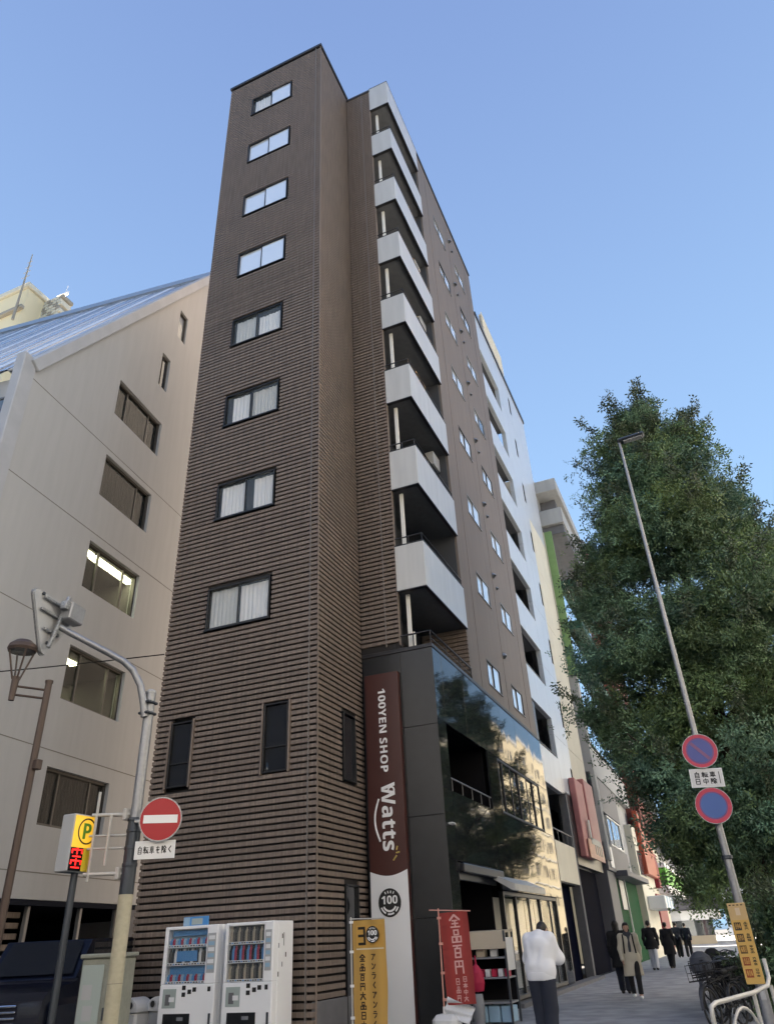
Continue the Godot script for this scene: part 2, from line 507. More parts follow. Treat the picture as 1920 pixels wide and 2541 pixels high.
func build_tower() -> void:
	var B := thing("apartment_building", "tall narrow brown apartment building with horizontal slats, white corner balconies and a black shop front", "building", Vector3(-7.11, 0, -15.5))
	# cores
	bx(B, "wall", M.slat_back, Vector3(-11.2, 0, -26.6), Vector3(XB - .2, 32.0, ZF - .2))
	bx(B, "roof_coping", M.coping, Vector3(-11.3, 32.02, ZI - .1), Vector3(XB + .04, 32.16, ZF + .04), .01)
	bx(B, "wall", M.brown_wall, Vector3(-11.25, 0, -26.55), Vector3(-11.2, 32.0, ZF - .05))
	bx(B, "wall", M.slat_back, Vector3(XB - .19, 0, ZI - .25), Vector3(XB - .06, 32.0, ZF - .22))
	# front backing with real window openings
	var wins := []
	for k in 8: wins.append([-10.13, -8.38, 8.06 + 3.05 * k, 9.13 + 3.05 * k])
	var low := [[-10.8, -10.23, 4.57, 5.97], [-8.39, -7.79, 4.6, 6.03]]
	var ys := [0.0]
	for k in 8: ys.append_array([wins[k][2], wins[k][3]])
	# the backing sheet lies 6 cm behind the slats; windows stand in front of the core
	for k in 8:
		var y0: float = 6.2 if k == 0 else wins[k - 1][3] + .05
		bx(B, "backing_board", M.slat_back, Vector3(-11.24, y0, ZF - .1), Vector3(XB - .05, wins[k][2] - .05, ZF - .06))
		bx(B, "backing_board", M.slat_back, Vector3(-11.24, wins[k][2] - .05, ZF - .1), Vector3(wins[k][0] - .05, wins[k][3] + .05, ZF - .06))
		bx(B, "backing_board", M.slat_back, Vector3(wins[k][1] + .05, wins[k][2] - .05, ZF - .1), Vector3(XB - .05, wins[k][3] + .05, ZF - .06))
	bx(B, "backing_board", M.slat_back, Vector3(-11.24, wins[7][3] + .05, ZF - .1), Vector3(XB - .05, 32.0, ZF - .06))
	bx(B, "backing_board", M.slat_back, Vector3(-11.24, 0, ZF - .1), Vector3(XB - .05, 4.5, ZF - .06))
	bx(B, "backing_board", M.slat_back, Vector3(-11.24, 4.5, ZF - .1), Vector3(-10.83, 6.2, ZF - .06))
	bx(B, "backing_board", M.slat_back, Vector3(-10.2, 4.5, ZF - .1), Vector3(-8.42, 6.2, ZF - .06))
	bx(B, "backing_board", M.slat_back, Vector3(-7.76, 4.5, ZF - .1), Vector3(XB - .05, 6.2, ZF - .06))
	var curt := [
		[[0.0, .47, "curtain_b", 1.0], [.5, 1.0, "curtain", .98]], [[0.03, .46, "curtain", .97], [.62, .97, "curtain", .97]], [[0.1, .42, "curtain", .96], [.46, .98, "curtain_b", .96]], [[0.04, .48, "curtain_b", .97], [.52, .97, "curtain", .86]],
		[], [], [], [[0.03, .45, "curtain", .95]]]
	for k in 8:
		var q: Array = wins[k]
		var pane: Material = M.clear_pane if k < 4 else M.half_pane
		var pn: Variant = [M.clear_pane, M.half_pane] if k == 7 else pane
		window(B, Vector3((q[0] + q[1]) * .5, (q[2] + q[3]) * .5, ZF - .03), q[1] - q[0], q[3] - q[2], 0, {"curtain": curt[k], "pane": pn, "d": .12, "tilt": .004 if k > 3 else 0.0})
		if k < 4 or k == 7: bx(B, "sill", M.dark_frame, Vector3(q[0] - .03, q[2] - .035, ZF - .05), Vector3(q[1] + .03, q[2] - .002, ZF + .05), .004)
	for q in low:
		window(B, Vector3((q[0] + q[1]) * .5, (q[2] + q[3]) * .5, ZF - .03), q[1] - q[0], q[3] - q[2], 0, {"splits": [], "pane": M.dark_pane, "d": .12, "bars": [-.2]})
		for s in [0, 1]:
			var x: float = q[s] + (-.05 if s == 0 else .01)
			bx(B, "window_trim", M.slat_b, Vector3(x, q[2] - .03, ZF - .04), Vector3(x + .04, q[3] + .03, ZF + .045), .005)
	# slats
	var pitch := .122
	var rest := MB.new()
	var front := 0; var side := 0
	var mm := [M.slat_a, M.slat_b, M.slat_c]
	for r in 264:
		var y0 := .1 + r * pitch
		var y1 := y0 + .083
		if y1 > 31.98: break
		var skip := []
		for q in wins + low:
			if y1 > q[2] - .02 and y0 < q[3] + .02: skip.append([q[0] - .035, q[1] + .035])
		for sg in slat_row(skip, -11.25, -7.335):
			var a := Vector3(sg[0], y0, ZF - .058); var b := Vector3(sg[1], y1, ZF)
			if front < 225:
				bx(B, "slat", mm[(r * 7 + front) % 3], a, b, .006)
				front += 1
			else: rest.ab(a, b, .006)
		rest.ab(Vector3(-7.305, y0, ZF - .058), Vector3(XB - .012, y1, ZF), .006)
		# the street side of the tower and the narrow return
		var skip2 := []
		for q in [[-15.06, -14.4, 4.5, 6.0], [-15.06, -14.42, .1, 2.56]]:
			if y1 > q[2] - .02 and y0 < q[3] + .02: skip2.append([q[0] - .03, q[1] + .03])
		for sg in slat_row(skip2, ZI, ZF - .012):
			if side < 74:
				bx(B, "slat", mm[(r * 5 + side) % 3], Vector3(XB - .058, y0, sg[0]), Vector3(XB, y1, sg[1]), .006)
				side += 1
			else: rest.ab(Vector3(XB - .058, y0, sg[0]), Vector3(XB, y1, sg[1]), .006)
		if y0 > 7.7: rest.ab(Vector3(XB + .002, y0, ZI - .058), Vector3(-6.1, y1, ZI), .006)
		if y0 > 7.7 and y1 < 9.1: rest.ab(Vector3(-6.6, y0, -18.85 - .05), Vector3(XW, y1, -18.8), .006)
	var c := Vector3(-8.5, 16, -14.5)
	var so := wm(B, "slat", rest, M.slat_a, c); so.set_meta("kind", "stuff")
	for y in [0.0]:
		bx(B, "corner_trim", M.corner_trim, Vector3(-7.334, .1, ZF - .05), Vector3(-7.306, 32.0, ZF + .008), .004)
		bx(B, "corner_trim", M.slat_b, Vector3(XB - .011, .1, ZF - .05), Vector3(XB + .006, 32.0, ZF + .004), .004)
		bx(B, "corner_trim", M.corner_trim, Vector3(-6.45, 7.7, ZI - .02), Vector3(-6.425, 31.7, ZI + .008), .004)
		bx(B, "corner_trim", M.slat_b, Vector3(-6.098, 7.7, ZI - .1), Vector3(-6.075, 31.7, ZI + .004), .004)
	bx(B, "plinth", M.concrete_dark, Vector3(XB - .1, 0, ZI), Vector3(XB + .015, .69, ZF - .03), .01)
	# thin downpipes on the front between the windows
	for x in [-9.28]:
		for k in range(4, 7): bx(B, "cover_strip", M.slat_c, Vector3(x - .012, wins[k][3] + .06, ZF), Vector3(x + .012, wins[k + 1][2] - .06, ZF + .01))
	# side openings in the tower
	window(B, Vector3(XB - .02, 5.25, -14.73), .62, 1.46, PI / 2, {"splits": [], "pane": M.dark_pane})
	window(B, Vector3(XB - .02, 1.33, -14.73), .6, 2.44, PI / 2, {"splits": [], "pane": M.dark_pane, "name": "door"})
	# narrow return wall, loggia back and main street wall
	bx(B, "wall", M.slat_back, Vector3(XB - .02, 0, ZI - .25), Vector3(-6.1, 31.7, ZI - .06))
	bx(B, "roof_coping", M.coping, Vector3(XB, 31.72, ZI - .3), Vector3(-6.06, 31.82, ZI + .03), .01)
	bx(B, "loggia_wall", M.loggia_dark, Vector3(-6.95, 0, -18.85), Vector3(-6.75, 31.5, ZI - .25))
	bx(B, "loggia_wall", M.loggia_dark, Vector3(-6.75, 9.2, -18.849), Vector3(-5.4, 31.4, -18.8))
	# main street wall with window openings: piers and spandrels
	var zw := [[-22.15, -20.7], [-25.03, -23.58]]
	var wy := []
	for k in 8: wy.append([8.02 + 2.985 * k, 8.8 + 2.985 * k])
	for zz in [[-20.7, -18.851], [-23.58, -22.15], [-26.64, -25.03]]:
		bx(B, "wall", M.brown_wall, Vector3(-6.7, 7.3, zz[0]), Vector3(XW, 31.85, zz[1]))
	for z2 in zw:
		for k in 9:
			var y0: float = 7.3 if k == 0 else wy[k - 1][1]
			var y1: float = 31.85 if k == 8 else wy[k][0]
			bx(B, "wall", M.brown_wall, Vector3(-6.7, y0, z2[0]), Vector3(XW - .001, y1, z2[1]))
		for k in 8:
			var lit: Material = M.half_pane
			window(B, Vector3(XW - .035, (wy[k][0] + wy[k][1]) * .5, (z2[0] + z2[1]) * .5), 1.45, .78, PI / 2, {"fw": .035, "frame": M.grey_frame if k % 3 else M.dark_frame, "pane": [lit, M.dim_pane] if (k == 4 and z2[0] < -24) else lit, "tilt": .006})
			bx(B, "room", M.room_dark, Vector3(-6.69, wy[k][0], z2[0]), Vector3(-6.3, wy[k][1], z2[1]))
			bx(B, "sill", M.grey_frame, Vector3(XW - .03, wy[k][0] - .03, z2[0] - .02), Vector3(XW + .03, wy[k][0] - .002, z2[1] + .02), .004)
	bx(B, "roof_coping", M.coping, Vector3(-6.8, 31.86, -26.65), Vector3(XW + .05, 31.98, -18.9), .01)
	for k in 8:
		for q in [[-22.98, 1.55, .11], [-23.3, 1.18, .07]]:
			if k > 0 or q[2] > .1: vent_hood(B, Vector3(XW, 8.02 + 2.985 * k + q[1], q[0]), q[2])
	# fine panel joints on the street wall
	for z in [-19.9, -22.85, -25.7]:
		bx(B, "cover_strip", M.slat_c, Vector3(XW, 7.7, z - .01), Vector3(XW + .006, 31.8, z + .01))
	# balconies
	for k in 8: balcony(B, k)
	storefront(B)

func vent_hood(B: Node3D, p: Vector3, r: float) -> void:
	var key := "hood%.2f" % r
	if not cache.has(key):
		var mb := MB.new()
		mb.lathe([Vector2(0, .0), Vector2(r * .9, .0), Vector2(r * .9, r * .5)], 12, Transform3D(Basis(Vector3.BACK, -PI / 2), Vector3.ZERO))
		for i in 8:
			var a0 := PI * .5 * i / 8.0; var a1 := PI * .5 * (i + 1) / 8.0
			for k in 8:
				var b0 := PI * k / 8.0; var b1 := PI * (k + 1) / 8.0
				var f := func(a: float, b: float) -> Vector3: return Vector3(sin(a) * r * 1.2, cos(a) * sin(b) * r, cos(a) * cos(b) * r)
				var p0: Vector3 = f.call(a0, b0); var p1: Vector3 = f.call(a1, b0); var p2: Vector3 = f.call(a1, b1); var p3: Vector3 = f.call(a0, b1)
				mb.tri(p0, p1, p2, p0, p1, p2); mb.tri(p0, p2, p3, p0, p2, p3)
		cache[key] = mb.mesh()
	put(B, "vent_hood", cache[key], M.galvanised, p - acc(B))

func balcony(B: Node3D, k: int) -> void:
	var f := 9.12 + 3.04 * k
	var xf := -5.28
	var zb := -18.84
	var h := 1.26 if k < 7 else 1.5
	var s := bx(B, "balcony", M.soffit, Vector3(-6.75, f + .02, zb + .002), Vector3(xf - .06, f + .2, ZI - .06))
	# soffit edge trim, parapet boards, copings
	bx(s, "soffit_trim", M.rail_metal, Vector3(-6.09, f - .03, ZI - .1), Vector3(xf + .006, f, ZI + .006), .004)
	bx(s, "soffit_trim", M.rail_metal, Vector3(xf - .1, f - .03, zb), Vector3(xf + .006, f, ZI - .101), .004)
	bx(s, "parapet", M.balcony_white, Vector3(-6.08, f, ZI - .09), Vector3(xf - .002, f + h, ZI), .006)
	var zz := [ZI - .092, -17.1, zb]
	for i in 2: bx(s, "parapet", M.balcony_white, Vector3(xf - .09, f, zz[i + 1] + .003), Vector3(xf, f + h, zz[i]), .006)
	bx(s, "coping", M.rail_metal, Vector3(-6.09, f + h, ZI - .1), Vector3(xf + .008, f + h + .03, ZI + .008), .006)
	bx(s, "coping", M.rail_metal, Vector3(xf - .1, f + h, zb), Vector3(xf + .008, f + h + .03, ZI - .101), .006)
	if k < 7:
		var mb := MB.new()
		var yt := f + h + .25
		mb.tube([Vector3(-6.3, yt, ZI - .05), Vector3(xf - .05, yt, ZI - .05), Vector3(xf - .05, yt, zb + .02)], .022, .022, 8)
		for p in [[-5.7, ZI - .05], [xf - .05, ZI - .05], [xf - .05, -16.6], [xf - .05, -17.7], [xf - .05, zb + .05]]:
			mb.tube([Vector3(p[0], f + h, p[1]), Vector3(p[0], yt, p[1])], .014, .014, 6)
		var c := Vector3(-5.6, yt, -17)
		wm(s, "railing", mb, M.rail_metal, c)
	# white partition post and the glass door of the flat below this slab
	bx(B, "partition_post", M.white_post, Vector3(-5.97, f - 3.04 + .2 if k > 0 else 7.62, ZI - .36), Vector3(-5.87, f - .001, ZI - .3), .005)
	bx(B, "balcony_door", M.dark_frame, Vector3(-6.74, f - 2.8, -18.2), Vector3(-6.70, f - .65, -16.3), .01)
	if k % 2 == 0:
		var dm := bx(B, "balcony_door_pane", M.dark_pane, Vector3(-6.699, f - 2.7, -18.1), Vector3(-6.69, f - .72, -17.3))
	# air conditioner or laundry pole brackets seen in some loggias
	if k in [2, 4, 5, 7]:
		var mb2 := MB.new()
		mb2.box(Vector3(-5.75, f - .42, -18.45), Vector3(.3, .5, .6), Basis.IDENTITY, .02)
		wm(B, "air_conditioner", mb2, M.grey_enamel, Vector3(-5.75, f - .42, -18.45))

func storefront(B: Node3D) -> void:
	var x := -5.28
	# dark inner shell
	bx(B, "shop_wall", M.black_matte, Vector3(-7.0, 0, -26.6), Vector3(-6.75, 7.25, ZI - .3))
	bx(B, "shop_roof", M.coping, Vector3(-7.05, 7.32, -26.64), Vector3(x - .04, 7.45, ZI - .05))
	bx(B, "shop_floor", M.concrete_dark, Vector3(-6.75, 0, -26.6), Vector3(x - .1, .12, ZI - .3))
	bx(B, "shop_slab", M.black_matte, Vector3(-6.75, 2.95, -26.6), Vector3(x - .16, 4.3, ZI - .3))
	bx(B, "shop_slab", M.black_matte, Vector3(-6.75, 5.85, -26.6), Vector3(x - .16, 7.3, ZI - .3))
	bx(B, "shop_partition", M.black_matte, Vector3(-6.75, 4.3, -20.3), Vector3(x - .16, 5.85, -19.45))
	bx(B, "shop_partition", M.black_matte, Vector3(-6.75, .12, -19.5), Vector3(x - .3, 2.95, -19.42))
	# cladding panels: [z0, z1, y0, y1]
	var pans := []
	for zz in [[-16.12, -15.52]]:
		for yy in [[.02, 1.45], [1.45, 2.94], [2.94, 4.35], [4.35, 5.83], [5.83, 7.5]]: pans.append([zz[0], zz[1], yy[0], yy[1]])
	var cols := [-16.12, -17.76, -19.4, -21.2, -23.0, -24.8, -26.64]
	for i in 6:
		pans.append([cols[i + 1], cols[i], 5.83, 7.5])
		pans.append([cols[i + 1], cols[i], 2.94 if i < 2 else 2.5, 4.35])
	pans.append([-20.33, -19.4, 4.35, 5.83]); pans.append([-26.64, -25.42, 4.35, 5.83])
	pans.append([-26.64, -25.62, .02, 2.5])
	for p in pans:
		var o := bx(B, "cladding_panel", M.black_gloss, Vector3(x - .05, p[2] + .004, p[0] + .004), Vector3(x, p[3] - .004, p[1] - .004), .004)
		o.rotation = Vector3(0, rng.randf_range(-.003, .003), rng.randf_range(-.003, .003))
	# front of the shop block beside the sign
	for yy in [[.02, 1.9], [1.9, 3.8], [3.8, 5.7], [5.7, 7.5]]:
		bx(B, "cladding_panel", M.black_dull, Vector3(-6.1, yy[0] + .004, ZI - .05), Vector3(x - .004, yy[1] - .004, ZI), .004)
		bx(B, "cladding_panel", M.black_dull, Vector3(-7.09, yy[0] + .004, ZI - .05), Vector3(-6.108, yy[1] - .004, ZI), .004)
	# parapet coping and rail
	bx(B, "shop_coping", M.coping, Vector3(-7.09, 7.5, ZI - .12), Vector3(x + .02, 7.6, ZI + .02), .01)
	bx(B, "shop_coping", M.coping, Vector3(x - .12, 7.5, -26.64), Vector3(x + .02, 7.6, ZI - .121), .01)
	var mb := MB.new()
	mb.tube([Vector3(-6.3, 7.93, ZI - .06), Vector3(x - .03, 7.93, ZI - .06), Vector3(x - .03, 7.93, -18.83)], .024, .024, 8)
	for p in [[-6.25, ZI - .06], [-5.75, ZI - .06], [x - .03, ZI - .06], [x - .03, -16.7], [x - .03, -17.8], [x - .03, -18.8]]:
		mb.tube([Vector3(p[0], 7.58, p[1]), Vector3(p[0], 7.93, p[1])], .015, .015, 6)
	mb.tube([Vector3(x - .03, 7.75, ZI - .06), Vector3(x - .03, 7.75, -18.8)], .01, .01, 6)
	wm(B, "deck_railing", mb, M.rail_metal, Vector3(-5.5, 7.8, -17))
	# a pair of white service pipes standing on the deck
	for z in [-.25, -.42]:
		var pb := MB.new(); pb.tube([Vector3(-5.72 + z * .3, 7.46, ZI + z), Vector3(-5.72 + z * .3, 8.05, ZI + z)], .035, .035, 8)
		wm(B, "service_pipe", pb, M.white_post, Vector3(-5.8, 7.7, ZI + z))
	# upper loggia with rail
	var rb := MB.new()
	rb.tube([Vector3(x - .04, 4.63, -16.14), Vector3(x - .04, 4.63, -19.38)], .018, .018, 8)
	for i in 5: rb.tube([Vector3(x - .04, 4.36, -16.3 - i * .74), Vector3(x - .04, 4.63, -16.3 - i * .74)], .01, .01, 6)
	wm(B, "loggia_railing", rb, M.grey_frame, Vector3(x, 4.5, -17.8))
	# first floor windows
	window(B, Vector3(x - .04, 5.09, -22.87), 5.06, 1.44, PI / 2, {"splits": [.09, .26, .45, .66, .83], "pane": M.dark_pane, "fw": .06, "tilt": .003})
	# ground floor windows
	window(B, Vector3(x - .06, 1.35, -22.5), 6.2, 2.26, PI / 2, {"splits": [.2, .43, .65, .86], "pane": M.clear_pane, "fw": .09, "d": .12})
	# blinds and goods behind the glass
	for i in 5:
		bx(B, "blind", M.cream_wall, Vector3(-5.72, 1.15 + (i % 2) * .12, -25.3 + i * 1.15), Vector3(-5.70, 2.38, -24.3 + i * 1.15))
	bx(B, "window_shelf", M.shelf_grey, Vector3(-6.1, .35, -25.4), Vector3(-5.75, .95, -19.7), .01)
	bx(B, "window_shelf", M.carton_beige, Vector3(-6.0, .96, -25.2), Vector3(-5.8, 1.1, -20.5), .01)
	# folded awning box over the entrance
	var aw := bx(B, "awning_box", M.rail_metal, Vector3(x, 2.72, -19.35), Vector3(x + .1, 2.9, -16.2), .02)
	var ac := PackedVector2Array([Vector2(0, 0), Vector2(.5, -.22), Vector2(.5, -.36), Vector2(.44, -.36), Vector2(0, -.1)])
	var am := MB.new(); am.prism(ac, 3.2, Transform3D(Basis.IDENTITY, Vector3(x, 2.8, -20.3)))
	wm(B, "awning", am, M.balcony_white, Vector3(x + .2, 2.7, -20.3))
	# street wall lamp
	var lp := MB.new(); lp.box(Vector3(x + .06, 3.62, -15.75), Vector3(.1, .04, .22), Basis.IDENTITY, .01)
	wm(B, "wall_plate", lp, M.balcony_white, Vector3(x + .06, 3.62, -15.75))
	# entrance: open dark doorway with beam
	bx(B, "entrance_beam", M.black_dull, Vector3(x - .2, 2.6, -19.38), Vector3(x - .12, 2.94, -16.13), .01)

func build_white_building() -> void:
	var B := thing("white_apartment_building", "white tower block with deep dark corner balconies, next door to the brown slatted building", "building", Vector3(-5.33, 0, -26.66))
	var x := XW
	bx(B, "wall", M.concrete_dark, Vector3(-11, 0, -36.8), Vector3(-7.0, 29.0, -26.68))
	# storeys: pitch 2.93; opening bands near the left edge, wall elsewhere
	for k in 8:
		var top := 26.7 - 2.93 * k          # top of the opening
		var bot := top - 1.6
		var up := 29.0 if k == 0 else top + 2.93 - 1.6
		bx(B, "parapet", M.white_wall, Vector3(x - .2, top, -30.1), Vector3(x, up, -26.66), .008)
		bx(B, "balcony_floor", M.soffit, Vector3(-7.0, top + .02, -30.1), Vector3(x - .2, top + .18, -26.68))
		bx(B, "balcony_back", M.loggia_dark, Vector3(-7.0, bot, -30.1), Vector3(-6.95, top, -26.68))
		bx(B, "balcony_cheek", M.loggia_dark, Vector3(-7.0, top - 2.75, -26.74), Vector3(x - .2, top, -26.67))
		if k > 0:
			var mb := MB.new()
			mb.tube([Vector3(x - .06, bot + .12, -26.7), Vector3(x - .06, bot + .12, -30.05)], .02, .02, 6)
			for i in 4: mb.tube([Vector3(x - .06, bot, -26.9 - i), Vector3(x - .06, bot + .12, -26.9 - i)], .012, .012, 6)
			wm(B, "railing", mb, M.grey_frame, Vector3(x, bot, -28.4))
	var zs := [-36.8, -34.9, -33.05, -32.65, -31.4, -30.1]
	for k in 10:
		var y1 := 29.0 - 2.93 * k
		var y0 := maxf(y1 - 2.93, 6.25)
		if y1 < 6.6: break
		for i in 5:
			var cream: bool = i < 2 and y1 < 21.5
			if i == 2:
				# strip with a narrow dark window per storey
				bx(B, "wall_panel", M.white_wall, Vector3(x - .2, y1 - .9, zs[i]), Vector3(x, y1, zs[i + 1]))
				if y1 - 2.1 > y0 + .05: bx(B, "wall_panel", M.white_wall, Vector3(x - .2, y0, zs[i]), Vector3(x, y1 - 2.1, zs[i + 1]))
				window(B, Vector3(x - .06, y1 - 1.5, -32.85), .39, 1.18, PI / 2, {"splits": [], "pane": M.dark_pane, "fw": .03})
			else:
				bx(B, "wall_panel", M.cream_wall if cream else M.white_wall, Vector3(x - .2, y0 + .006, zs[i] + .004), Vector3(x, y1 - .006, zs[i + 1] - .004), .004)
	bx(B, "roof_coping", M.coping, Vector3(-8, 29.0, -36.85), Vector3(x + .06, 29.25, -26.66), .01)
	# rooftop advertising frame catching the sun
	var f := thing("rooftop_frame", "tan lattice frame standing on the roof edge of the white tower block", "rooftop frame", Vector3(-5.6, 29.25, -31.5))
	for i in 5: bx(f, "upright", M.tan_brick, Vector3(-5.7, 29.25, -33.6 + i * .95), Vector3(-5.55, 32.0, -33.45 + i * .95), .01)
	for i in 6: bx(f, "cladding_slat", M.cream_wall, Vector3(-5.55, 29.8 + i * .38, -33.7), Vector3(-5.5, 30.1 + i * .38, -29.5), .006)
	# street level
	bx(B, "loggia_back", M.black_matte, Vector3(-7.0, 0, -36.7), Vector3(-6.9, 6.4, -26.7))
	bx(B, "pier", M.black_dull, Vector3(x - .3, 0, -27.0), Vector3(x - .002, 9.0, -26.66))
	bx(B, "parapet", M.cream_wall, Vector3(x - .2, 3.03, -30.5), Vector3(x + .01, 4.3, -27.0), .01)
	bx(B, "pier", M.concrete_dark, Vector3(x - .3, 0, -30.8), Vector3(x, 6.35, -30.5), .01)
	var rb := MB.new()
	rb.tube([Vector3(x - .03, 4.68, -27.0), Vector3(x - .03, 4.68, -30.5)], .02, .02, 8)
	for i in 5: rb.tube([Vector3(x - .03, 4.3, -27.1 - i * .82), Vector3(x - .03, 4.68, -27.1 - i * .82)], .012, .012, 6)
	wm(B, "railing", rb, M.grey_frame, Vector3(x, 4.5, -28.7))
	bx(B, "shop_slab", M.black_matte, Vector3(-6.9, 3.0, -30.5), Vector3(x - .21, 3.2, -26.7))
	bx(B, "fascia", M.black_dull, Vector3(x - .2, 3.75, -36.8), Vector3(x + .02, 6.3, -30.8), .01)
	bx(B, "shop_screen", M.navy, Vector3(-5.7, .1, -36.6), Vector3(-5.66, 3.75, -30.8))
	bx(B, "shop_screen", M.navy, Vector3(-5.8, .1, -30.5), Vector3(-5.76, 3.0, -27.0))
	# red hanging sign over the pavement
	var s := thing("shop_sign", "faded pink upright shop sign box hung above the dark shop opening", "shop sign", Vector3(-5.3, 4.0, -33.3))
	bx(s, "panel", M.pink_board, Vector3(-5.3, 4.05, -33.3), Vector3(-5.05, 7.0, -31.5), .03)
	bx(s, "panel", M.pink_board, Vector3(-5.3, 4.2, -35.7), Vector3(-5.0, 7.25, -33.5), .03)
	bx(s, "lower_board", M.pink_pale, Vector3(-5.02, 4.05, -35.6), Vector3(-4.97, 4.75, -32.0), .01)
	bx(s, "dark_letter", M.black_dull, Vector3(-4.969, 4.75, -33.0), Vector3(-4.96, 5.5, -32.6), .004)
	bx(s, "dark_letter", M.black_dull, Vector3(-4.969, 4.6, -35.2), Vector3(-4.96, 4.85, -32.7), .004)
	for i in 4: bx(s, "dark_letter", M.black_dull, Vector3(-4.969, 4.25, -35.2 + i * .5), Vector3(-4.96, 4.6, -34.95 + i * .5), .004)

func build_beige_building() -> void:
	# built in its own axes: the gable faces +x, the street front +z
	var B := thing("beige_office_building", "beige building with a steep metal roof, dark strip windows and a garage below", "building")
	var eave := 15.65; var top := 27.75
	var z0 := 4.82; var z1 := -3.15   # eave and ridge along z
	# gable wall with window holes: vertical strips between openings
	var wl := [[16.6, 18.02], [13.5, 14.98], [10.46, 11.92], [7.28, 8.74], [4.27, 5.6]]
	var roof_y := func(z: float) -> float: return minf(top, eave + (z0 - z) / (z0 - z1) * (top - eave))
	var strip := func(za: float, zb: float, y0: float, y1) -> void:
		# za > zb ; y1 null means up to the roof
		var mb := MB.new()
		var poly := PackedVector2Array([Vector2(za, y0), Vector2(zb, y0), Vector2(zb, roof_y.call(zb) if y1 == null else y1), Vector2(za, roof_y.call(za) if y1 == null else y1)])
		mb.prism(poly, .3, Transform3D(Basis(Vector3(0, 0, 1), Vector3(0, 1, 0), Vector3(-1, 0, 0)), Vector3(-.15, 0, 0)))
		var c := Vector3(-.15, (poly[0].y + poly[2].y) * .5, (za + zb) * .5)
		wm(B, "wall", mb, M.beige, c)
	strip.call(4.8, 1.36, 2.72, null)
	strip.call(-1.2, -1.37, 2.72, null)
	strip.call(-1.93, -3.15, 2.72, null); strip.call(-3.15, -9.0, 2.72, null)
	# column of strip windows
	var last := 2.72
	for k in range(4, -1, -1):
		strip.call(1.36, -1.2, last, wl[k][0]); last = wl[k][1]
	strip.call(1.36, -.64, last, 19.5); strip.call(-1.19, -1.2, last, 19.5)
	strip.call(-.64, -1.19, last, 19.5)
	strip.call(1.36, -.64, 19.5, null); strip.call(-.64, -1.18, 21.05, null); strip.call(-1.18, -1.2, 19.5, null)
	strip.call(-1.37, -1.93, 2.72, 22.6); strip.call(-1.37, -1.93, 24.02, null)
	for k in 5:
		var yc: float = (wl[k][0] + wl[k][1]) * .5
		var o := {"splits": [.24, .76] if k != 1 else [.03, .76], "pane": M.tint_pane, "frame": M.bronze_frame, "fw": .07, "d": .12}
		if k < 2: o["curtain"] = [[.0, 1.0, "curtain_grey", .98]]
		if k == 4: o["curtain"] = [[.0, 1.0, "curtain_grey", .98]]
		window(B, Vector3(-.16, yc, .08), 2.56, wl[k][1] - wl[k][0], PI / 2, o)
	window(B, Vector3(-.14, 20.27, -.91), .52, 1.5, PI / 2, {"splits": [.4], "pane": M.dark_pane, "frame": M.bronze_frame})
	window(B, Vector3(-.1, 23.3, -1.65), .54, 1.38, PI / 2, {"splits": [], "pane": M.clear_pane, "frame": M.bronze_frame, "fw": .03, "curtain": [[0, 1.0, "beige", 1.0]]})
	# lit office rooms
	for k in [0, 1, 2, 3, 4]:
		var y0: float = wl[k][0] - .9; var y1: float = wl[k][1] + .12
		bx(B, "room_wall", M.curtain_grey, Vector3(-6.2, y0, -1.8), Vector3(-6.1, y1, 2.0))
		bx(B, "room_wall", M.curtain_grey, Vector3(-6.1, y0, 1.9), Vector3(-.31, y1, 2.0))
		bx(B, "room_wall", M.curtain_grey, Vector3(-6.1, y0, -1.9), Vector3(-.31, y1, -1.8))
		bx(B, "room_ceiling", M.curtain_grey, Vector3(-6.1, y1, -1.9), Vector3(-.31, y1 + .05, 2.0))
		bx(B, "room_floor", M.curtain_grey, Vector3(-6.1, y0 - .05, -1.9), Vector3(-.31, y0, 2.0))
	for q in [[2, -.7, .9], [2, -.7, -.2], [2, -.7, -1.25], [3, -1.1, .2], [3, -2.9, .9], [3, -2.9, -.9]]:
		var yc: float = wl[q[0]][1] + .12
		var l := bx(B, "ceiling_light", M.tube_light, Vector3(q[1] - .15, yc - .05, q[2] - .5), Vector3(q[1] + .15, yc - .004, q[2] + .5), .01)
		var al := AreaLight3D.new(); al.name = pname(l, "lamp")
		al.area_size = Vector2(.28, .98); al.light_energy = .35; al.light_color = Color(1, 1, .82); al.shadow_enabled = true; al.area_range = 8.0
		al.rotation = Vector3(-PI / 2, 0, 0); al.position = Vector3(0, -.04, 0)
		l.add_child(al)
	# joints between storeys
	for y in [3.27, 5.98, 9.1, 12.2, 15.2]:
		bx(B, "wall_joint", M.joint, Vector3(.0, y - .012, -9), Vector3(.004, y + .012, 4.8))
	# fin along the eave and edge trim up the roof slope
	var sl := Vector3(0, top - eave, z1 - z0)
	var len := sl.length()
	var ang := atan2(top - eave, z0 - z1)
	var bs := Basis(Vector3.RIGHT, ang)
	var rm := MB.new()
	rm.box(Vector3(-.06, (eave + top) * .5 + .02, (z0 + z1) * .5), Vector3(.36, .34, len + .3), bs, .02)
	wm(B, "edge_trim", rm, M.beige_trim, Vector3(0, 21.7, .8))
	bx(B, "edge_trim", M.beige_trim, Vector3(-.28, 2.7, 4.79), Vector3(.03, 15.8, 5.26), .02)
	# roof: sheets with standing seams, running up the slope
	var mid := Vector3(-6.2, (eave + top) * .5, (z0 + z1) * .5)
